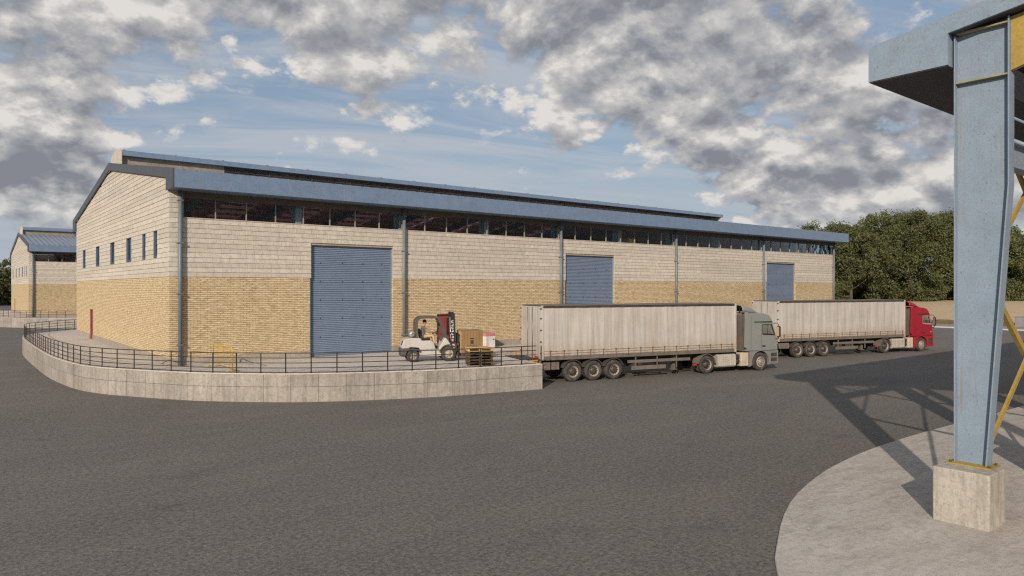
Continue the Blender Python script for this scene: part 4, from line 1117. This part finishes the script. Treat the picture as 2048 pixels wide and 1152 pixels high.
obj('steering_wheel', MB().tube([c + (u * math.cos(a) + v_ * math.sin(a)) * .17 for a in [2 * math.pi * k / 20 for k in range(20)]], .016, 6, closed=True).bar(c - u * .16, c + u * .16, .02, .02), 'fork_black', sw)
# worn white lettering down the mast (not readable in the photograph) and a pale sticker below it
lt = MB(); rr = random.Random(3)
for k in range(7):
    z = 1.93 - k * .155; x = 2.055 - z * .025
    lt.box(x - .05, x + .05, -.3645, -.3605, z, z + .028)
    lt.box(x - .05 + .07 * (k % 2), x - .02 + .07 * (k % 2), -.3645, -.3605, z + .028, z + .10)
    if k % 3 != 1: lt.box(x - .03, x + .05, -.3645, -.3605, z + .075, z + .10)
obj('mast_lettering', lt, 'white_mark', fk)
obj('mast_sticker', MB().box(2.0, 2.12, -.3645, -.3605, .62, .86), 'pink_mark', fk)

# ------------------------------------------------------------------ driver
def make_person(label, loc, rz):
    J = {'pel': (.58, 0, 1.24, .125), 'wai': (.565, 0, 1.40, .118), 'che': (.585, 0, 1.60, .140), 'nek': (.615, 0, 1.755, .058), 'nk2': (.64, 0, 1.83, .052), 'hd1': (.665, 0, 1.915, .083), 'hd2': (.675, 0, 1.985, .092), 'hd3': (.668, 0, 2.045, .066), 'nos': (.768, 0, 1.935, .016), 'chn': (.735, 0, 1.878, .038)}
    E = [('pel', 'wai', 'shirt'), ('wai', 'che', 'shirt'), ('che', 'nek', 'shirt'), ('nek', 'nk2', 'skin'), ('nk2', 'hd1', 'skin'), ('hd1', 'hd2', 'skin'), ('hd2', 'hd3', 'skin'), ('hd1', 'nos', 'skin'), ('hd1', 'chn', 'skin')]
    for s, q in ((-1, 'r'), (1, 'l')):
        y = s
        J.update({q + 'hip': (.62, y * .10, 1.225, .098), q + 'kne': (1.045, y * .155, 1.29, .070), q + 'cal': (1.10, y * .155, 1.09, .060), q + 'ank': (1.17, y * .15, .79, .042), q + 'hee': (1.15, y * .15, .715, .038), q + 'toe': (1.36, y * .155, .70, .034),
                  q + 'sho': (.60, y * .185, 1.69, .066), q + 'elb': (.80, y * .235, 1.47, .046), q + 'slv': (.69, y * .21, 1.59, .062), q + 'wri': (1.06, y * .175, 1.46, .030), q + 'pal': (1.13, y * .165, 1.465, .030)})
        E += [('pel', q + 'hip', 'shirt'), (q + 'hip', q + 'kne', 'trousers'), (q + 'kne', q + 'cal', 'trousers'), (q + 'cal', q + 'ank', 'trousers'), (q + 'ank', q + 'hee', 'shoe'), (q + 'hee', q + 'toe', 'shoe'),
              ('che', q + 'sho', 'shirt'), (q + 'sho', q + 'slv', 'shirt'), (q + 'slv', q + 'elb', 'skin'), (q + 'elb', q + 'wri', 'skin'), (q + 'wri', q + 'pal', 'skin')]
        for k in range(4):
            oy = y * .165 + (k - 1.5) * .019
            J[q + 'f%d' % k] = (1.175, oy, 1.472 - abs(k - 1.5) * .002, .0095); J[q + 'g%d' % k] = (1.205 - .004 * abs(k - 1), oy, 1.452, .0085); J[q + 'h%d' % k] = (1.197, oy, 1.428, .0075)
            E += [(q + 'pal', q + 'f%d' % k, 'skin'), (q + 'f%d' % k, q + 'g%d' % k, 'skin'), (q + 'g%d' % k, q + 'h%d' % k, 'skin')]
        J[q + 't0'] = (1.13, y * .165 - y * .035, 1.45, .010); J[q + 't1'] = (1.17, y * .165 - y * .045, 1.438, .0085)
        E += [(q + 'pal', q + 't0', 'skin'), (q + 't0', q + 't1', 'skin')]
    names = list(J); idx = {n: i for i, n in enumerate(names)}
    me = bpy.data.meshes.new('person'); me.from_pydata([J[n][:3] for n in names], [(idx[a], idx[b]) for a, b, _ in E], []); me.update()
    o = bpy.data.objects.new('person_rig', me); COL.objects.link(o)
    o.modifiers.new('skin', 'SKIN')
    for i, n in enumerate(names):
        r = J[n][3]; me.skin_vertices[0].data[i].radius = (r, r)
    me.skin_vertices[0].data[idx['che']].radius = (.115, .165); me.skin_vertices[0].data[idx['wai']].radius = (.105, .14)
    me.skin_vertices[0].data[idx['pel']].use_root = True
    sb = o.modifiers.new('sub', 'SUBSURF'); sb.levels = 2; sb.render_levels = 2
    bpy.context.view_layer.update()
    dg = bpy.context.evaluated_depsgraph_get(); nm = bpy.data.meshes.new_from_object(o.evaluated_get(dg))
    bpy.data.objects.remove(o, do_unlink=True)
    mats = ['skin', 'shirt', 'trousers', 'shoe']; nm.materials.clear()
    for m_ in mats: nm.materials.append(M[m_])
    segs = [(Vector(J[a][:3]), Vector(J[b][:3]), mats.index(k)) for a, b, k in E]
    for p in nm.polygons:
        best = (9, 0)
        for a, b, k in segs:
            ab = b - a; t = max(0, min(1, (p.center - a).dot(ab) / ab.length_squared)); d = (p.center - (a + ab * t)).length
            if d < best[0]: best = (d, k)
        p.material_index = best[1]; p.use_smooth = True
    pr = thing('person', label, 'person', loc, rz)
    b = obj('body', nm, None, pr)
    hr = MB(); hp_ = []
    for i in range(9):
        th = math.pi * .62 * i / 8; hp_.append((.106 * math.sin(th), .112 * math.cos(th)))
    hr.lathe([(r, h) for r, h in hp_], (.655, 0, 1.985), 'z', 18, cap=False); obj('hair', hr, 'hair', pr)
    for s in (-1, 1):
        obj('ear', MB().lathe([(0, -.012), (.026, -.008), (.028, .004), (0, .014)], (.668, s * .092, 1.945), 'y', 10), 'skin', pr)
        obj('eye', MB().lathe([(0, -.009), (.009, 0), (0, .009)], (.748, s * .034, 1.962), 'x', 8), 'hair', pr)
    return pr
make_person('forklift driver in a grey T-shirt and tan trousers holding the steering wheel', FK_LOC, FK_RZ)

# ------------------------------------------------------------------ load and goods on the platform
fwd = Vector((math.cos(FK_RZ), math.sin(FK_RZ), 0))
def at_fork(x, z): return tuple(Vector(FK_LOC) + fwd * x + Vector((0, 0, z)))

def make_pallet(label, loc, rz, mat, group=None, lx=1.2, ly=1.0):
    t = thing('pallet', label, 'pallet', loc, rz, group)
    nb = 7
    for k in range(nb):
        y = -ly / 2 + (ly - .1) * k / (nb - 1); jit = random.uniform(-.01, .01)
        obj('deck_board', MB().box(-lx / 2 + jit, lx / 2 + jit, y, y + .1, .112, .134), mat, t, .003)
    for x in (-lx / 2, -.05, lx / 2 - .1):
        obj('stringer_board', MB().box(x, x + .1, -ly / 2, ly / 2, .092, .111), mat, t)
        for y in (-ly / 2, -.05, ly / 2 - .1):
            obj('block', MB().box(x, x + .1, y, y + .1, .021, .091), mat, t)
    for y in (-ly / 2, -.05, ly / 2 - .1): obj('base_board', MB().box(-lx / 2, lx / 2, y, y + .1, 0, .02), mat, t)
    return t
make_pallet('dark pallet under the wooden crate on the forklift forks', at_fork(2.98, .262), FK_RZ, 'pallet_old', lx=1.1, ly=1.1)
cx = thing('crate', 'square wooden crate with a dark stamped mark carried on the forks', 'crate', at_fork(2.98, .40), FK_RZ)
wv = 1.12
for i in range(7):
    x0 = -wv / 2 + wv * i / 7
    for s in (-1, 1):
        obj('plank', MB().box(x0 + .003, x0 + wv / 7 - .003, min(s * .54, s * .565), max(s * .54, s * .565), .0, 1.12 - random.random() * .015), 'crate_wood', cx, .004)
    for s in (-1, 1):
        obj('plank', MB().box(min(s * .54, s * .565), max(s * .54, s * .565), x0 + .023, x0 + wv / 7 - .023, .0, 1.12 - random.random() * .015), 'crate_edge', cx, .004)
    obj('plank', MB().box(x0 + .003, x0 + wv / 7 - .003, -.535, .535, 1.10, 1.125), 'crate_wood', cx)
obj('liner', MB().box(-.535, .535, -.535, .535, .01, 1.09), 'crate_wood', cx)
# stamped mark: an oval under a cap, and a line of small letters
mk = MB()
def disc(cx_, cz_, rx, rz_, y, y2, a0=0, a1=360, inner=0):
    o_ = [(cx_ + rx * math.cos(R(a0 + (a1 - a0) * i / 20)), cz_ + rz_ * math.sin(R(a0 + (a1 - a0) * i / 20))) for i in range(20 if a1 - a0 >= 360 else 21)]
    mk.prism(o_, y, y2, 'y')
disc(.0, .54, .085, .11, -.5665, -.5655); disc(.0, .69, .11, .075, -.5665, -.5655, 0, 180)
obj('stamp', mk, 'ink', cx)
fc = bpy.data.curves.new('stamp_letters', 'FONT'); fc.body = 'AMETZ'; fc.size = .13; fc.align_x = 'CENTER'; fc.extrude = .0006; fc.space_character = 1.35
fo_ = bpy.data.objects.new('tmp', fc); COL.objects.link(fo_); bpy.context.view_layer.update()
fm = bpy.data.meshes.new_from_object(fo_.evaluated_get(bpy.context.evaluated_depsgraph_get())); bpy.data.objects.remove(fo_, do_unlink=True)
fm.materials.clear(); fm.materials.append(M['ink'])
le = obj('stamp_letters', fm, None, cx); le.location = (0, -.5665, .30); le.rotation_euler = (R(90), 0, 0)

for k in range(6):
    mt = 'pallet_new' if k == 5 else 'pallet_old'
    nm = ['bottom', 'second from the bottom', 'third from the bottom', 'fourth from the bottom', 'second from the top'][k] if k < 5 else 'topmost'
    lab = 'topmost pallet, pale yellow wood, of the stack by the railing' if k == 5 else 'dark weathered pallet, %s of the stack by the railing' % nm
    make_pallet(lab, (11.82 + random.uniform(-.015, .015), -8.36 + random.uniform(-.015, .015), HP + k * .1355), R(-27 + random.uniform(-1.2, 1.2)), mt, 'stacked pallets by the railing')

wb = thing('white_box', 'white carton with a pink band standing against the brick wall', 'box', (17.86, -.85, HP), R(-2))
obj('carton', MB().box(-.36, .36, -.36, .36, 0, .72), 'white_box', wb, .012)
obj('top_band', MB().box(-.362, .362, -.362, .362, .722, .93), 'pink_band', wb, .012)
obj('packing_strap', MB().box(-.20, -.17, -.364, -.361, 0, .72), 'ink', wb); obj('packing_label', MB().box(.18, .30, -.364, -.361, .50, .56), 'ink', wb)
tr = thing('red_tray', 'low red tray on the platform between crate and white carton', 'tray', (16.95, -1.55, HP), R(-10))
obj('base', MB().box(-.32, .32, -.22, .22, 0, .03), 'red_tray', tr)
for a in ((-.32, -.29, -.22, .22), (.29, .32, -.22, .22), (-.289, .289, -.22, -.19), (-.289, .289, .19, .22)): obj('side', MB().box(*a, .03, .17), 'red_tray', tr)

bt = thing('crowd_barrier', 'yellow tubular crowd barrier standing across the platform near the corner downpipe', 'barrier', (1.62, -2.65, HP))
ys = 1.42
obj('frame', MB().tube([(0, -ys, .03), (0, -ys, .98), (0, -ys + .08, 1.06), (0, ys - .08, 1.06), (0, ys, .98), (0, ys, .03)], .024, 8).tube([(0, -ys, .2), (0, ys, .2)], .02, 8), 'yellow_barrier', bt)
for i in range(14): obj('bar', MB().tube([(0, -ys + .19 + i * .188, .2), (0, -ys + .19 + i * .188, 1.05)], .007, 6), 'yellow_barrier', bt)
for y in (-ys + .02, ys - .02): obj('foot', MB().tube([(-.32, y, .02), (-.1, y, .06), (.1, y, .06), (.32, y, .02)], .02, 6), 'yellow_barrier', bt)
obj('sign_plate', MB().box(-.035, -.022, -.12, .04, .80, 1.0), 'yellow_barrier', bt)

pc = thing('roadside_cabinet', 'small grey roadside cabinet on the far pavement at the right edge', 'cabinet', (93.9, -6.9, .13))
obj('box', MB().box(-.3, .3, -.45, .45, .0, 1.25), 'post_grey', pc, .02); obj('lid', MB().box(-.34, .34, -.49, .49, 1.251, 1.31), 'post_grey', pc, .01)
obj('door', MB().box(-.315, -.301, -.40, .40, .1, 1.18), 'post_grey', pc, .006)

# ------------------------------------------------------------------ trees
def make_tree(label, x, y, z0, h, rad, low, seed, leaves, mat='leaf', group='trees along the field', sparse=False, lsz=.42):
    rn = random.Random(seed)
    t = thing('broadleaf_tree', label, 'tree', (x, y, z0), rn.random() * 6, group)
    tk = MB(); tk.tube([(0, 0, -.3), (.05, 0, h * .2), (-.05, .1, h * .45), (0, 0, h * .8)], [h * .026, h * .021, h * .014, .05], 8)
    cl = []
    nb = 16 if not sparse else 9
    for k in range(nb):
        a = rn.random() * 6.28; zz = h * rn.uniform(.16, .6); L_ = rad * rn.uniform(.55, .95)
        e = Vector((math.cos(a) * L_, math.sin(a) * L_, zz + rn.uniform(.12, .32) * h))
        m_ = Vector((math.cos(a) * L_ * .45, math.sin(a) * L_ * .45, zz + .08 * h))
        tk.tube([(0, 0, zz), m_, e], [h * .010, h * .006, .03], 5)
        cl.append((e, rad * .3))
    obj('trunk', tk, 'bark', t)
    H0 = low; n = 84 if not sparse else 26
    for k in range(n):
        zf = rn.random() ** .85; zz = H0 + (h - H0) * zf
        prof = math.sin(math.pi * min(1, .16 + .74 * zf)) ** .62
        a = rn.random() * 6.28; rr = rad * prof * math.sqrt(rn.uniform(.18, 1.0)) * (1 + .16 * math.sin(3 * a + seed) + .08 * math.sin(7 * a + seed * 2))
        cl.append((Vector((math.cos(a) * rr, math.sin(a) * rr, zz - rad * .08)), rad * rn.uniform(.13, .30)))
    per = leaves // len(cl); vs = []; fs = []
    for c_, cr_ in cl:
        for _ in range(per):
            d = Vector((rn.gauss(0, 1), rn.gauss(0, 1), rn.gauss(0, .75)))
            d = d.normalized() * cr_ * (rn.random() ** .45) * 1.15
            p = c_ + d
            if p.z < low * .7: p.z = low * .7 + rn.random() * .5
            nrm = (d.normalized() * .9 + Vector((rn.gauss(0, .6), rn.gauss(0, .6), rn.gauss(.25, .6)))).normalized()
            u_ = nrm.orthogonal().normalized(); u_ = (Matrix.Rotation(rn.random() * 6.28, 3, nrm) @ u_); w_ = nrm.cross(u_)
            s_ = lsz * rn.uniform(.55, 1.25)
            k0 = len(vs)
            vs += [tuple(p - u_ * s_), tuple(p + w_ * s_ * .42 + nrm * s_ * .08), tuple(p + u_ * s_), tuple(p - w_ * s_ * .42 + nrm * s_ * .08)]
            fs.append((k0, k0 + 1, k0 + 2, k0 + 3))
    mb = MB(); mb.v = vs; mb.f = fs; mb.sm = [False] * len(fs)
    me = mb.mesh('crown'); me.materials.append(M[mat]); obj('crown', me, None, t)
    return t

def place(px, d):
    lat = (px - 1024) / 1422.2 * d
    return -8.194 + lat * .7821 + d * .6232, -36.008 - lat * .6232 + d * .7821

TREES = [(1640, 158, 17.0, 6.6, 'dark green tree just behind the right end of the long warehouse'), (1702, 146, 16.0, 6.4, 'broad leafy tree right beside the end of the warehouse eave'),
         (1762, 157, 19.2, 7.2, 'tall bushy tree rising behind the trailer of the red lorry'), (1822, 149, 18.6, 7.2, 'tallest rounded tree behind the red cab'),
         (1884, 151, 18.6, 6.8, 'full crowned tree just left of the blue steel column'), (1940, 156, 17.2, 6.6, 'leafy tree mostly hidden behind the blue steel column'),
         (1990, 147, 14.8, 6.2, 'tree peeping out along the right side of the blue steel column'), (2045, 150, 15.2, 6.6, 'dark tree to the right of the blue steel column, behind the yellow bracing'), (2110, 154, 16.5, 6.8, 'outermost tree, mostly cut off by the right edge of the picture')]
for i, (px, d, h, r_, lab) in enumerate(TREES):
    x, y = place(px, d); make_tree(lab, x, y, zt(x) - .1, h, r_, .3, 20 + i, 28000, lsz=.28)
LT = [(-34, 205, 9.0, 6.0, 'leaf_dark', False, 'dark tree mostly cut off by the left edge'), (2, 200, 8.4, 6.0, 'leaf_dark', False, 'low dark bushy tree left of the far warehouse'), (40, 210, 9.5, 6.5, 'leaf_dark', False, 'dark tree half hidden by the far warehouse gable'),
      (18, 204, 14.0, 3.6, 'leaf', True, 'slender sparse tree sticking out above the dark trees at the left edge')]
for i, (px, d, h, r_, m_, sp_, lab) in enumerate(LT):
    x, y = place(px, d); make_tree(lab, x, y, -.05, h, r_, .6 if not sp_ else 6.5, 60 + i, 6000 if not sp_ else 1500, m_, 'trees behind the far warehouse', sp_, .5)

# low scrub under and behind the trees: one mass nobody could count
rn = random.Random(5); vs = []; fs = []
for k in range(9000):
    px = rn.uniform(1600, 2150); d = rn.uniform(158, 172); x, y = place(px, d)
    p = Vector((x, y, zt(x) + (rn.random() ** 1.3) * 5.2)); nrm = Vector((rn.gauss(-.4, .7), rn.gauss(-.4, .7), rn.gauss(.2, .6))).normalized()
    u_ = nrm.orthogonal().normalized(); w_ = nrm.cross(u_); s_ = rn.uniform(.35, .8); k0 = len(vs)
    vs += [tuple(p - u_ * s_), tuple(p + w_ * s_ * .5), tuple(p + u_ * s_), tuple(p - w_ * s_ * .5)]; fs.append((k0, k0 + 1, k0 + 2, k0 + 3))
mb = MB(); mb.v = vs; mb.f = fs; mb.sm = [False] * len(fs)
me = mb.mesh('scrub'); me.materials.append(M['leaf_dark']); tag(obj('scrub', me, None), 'dark tangled scrub under the trees at the top of the dry field', 'scrub', kind='stuff')
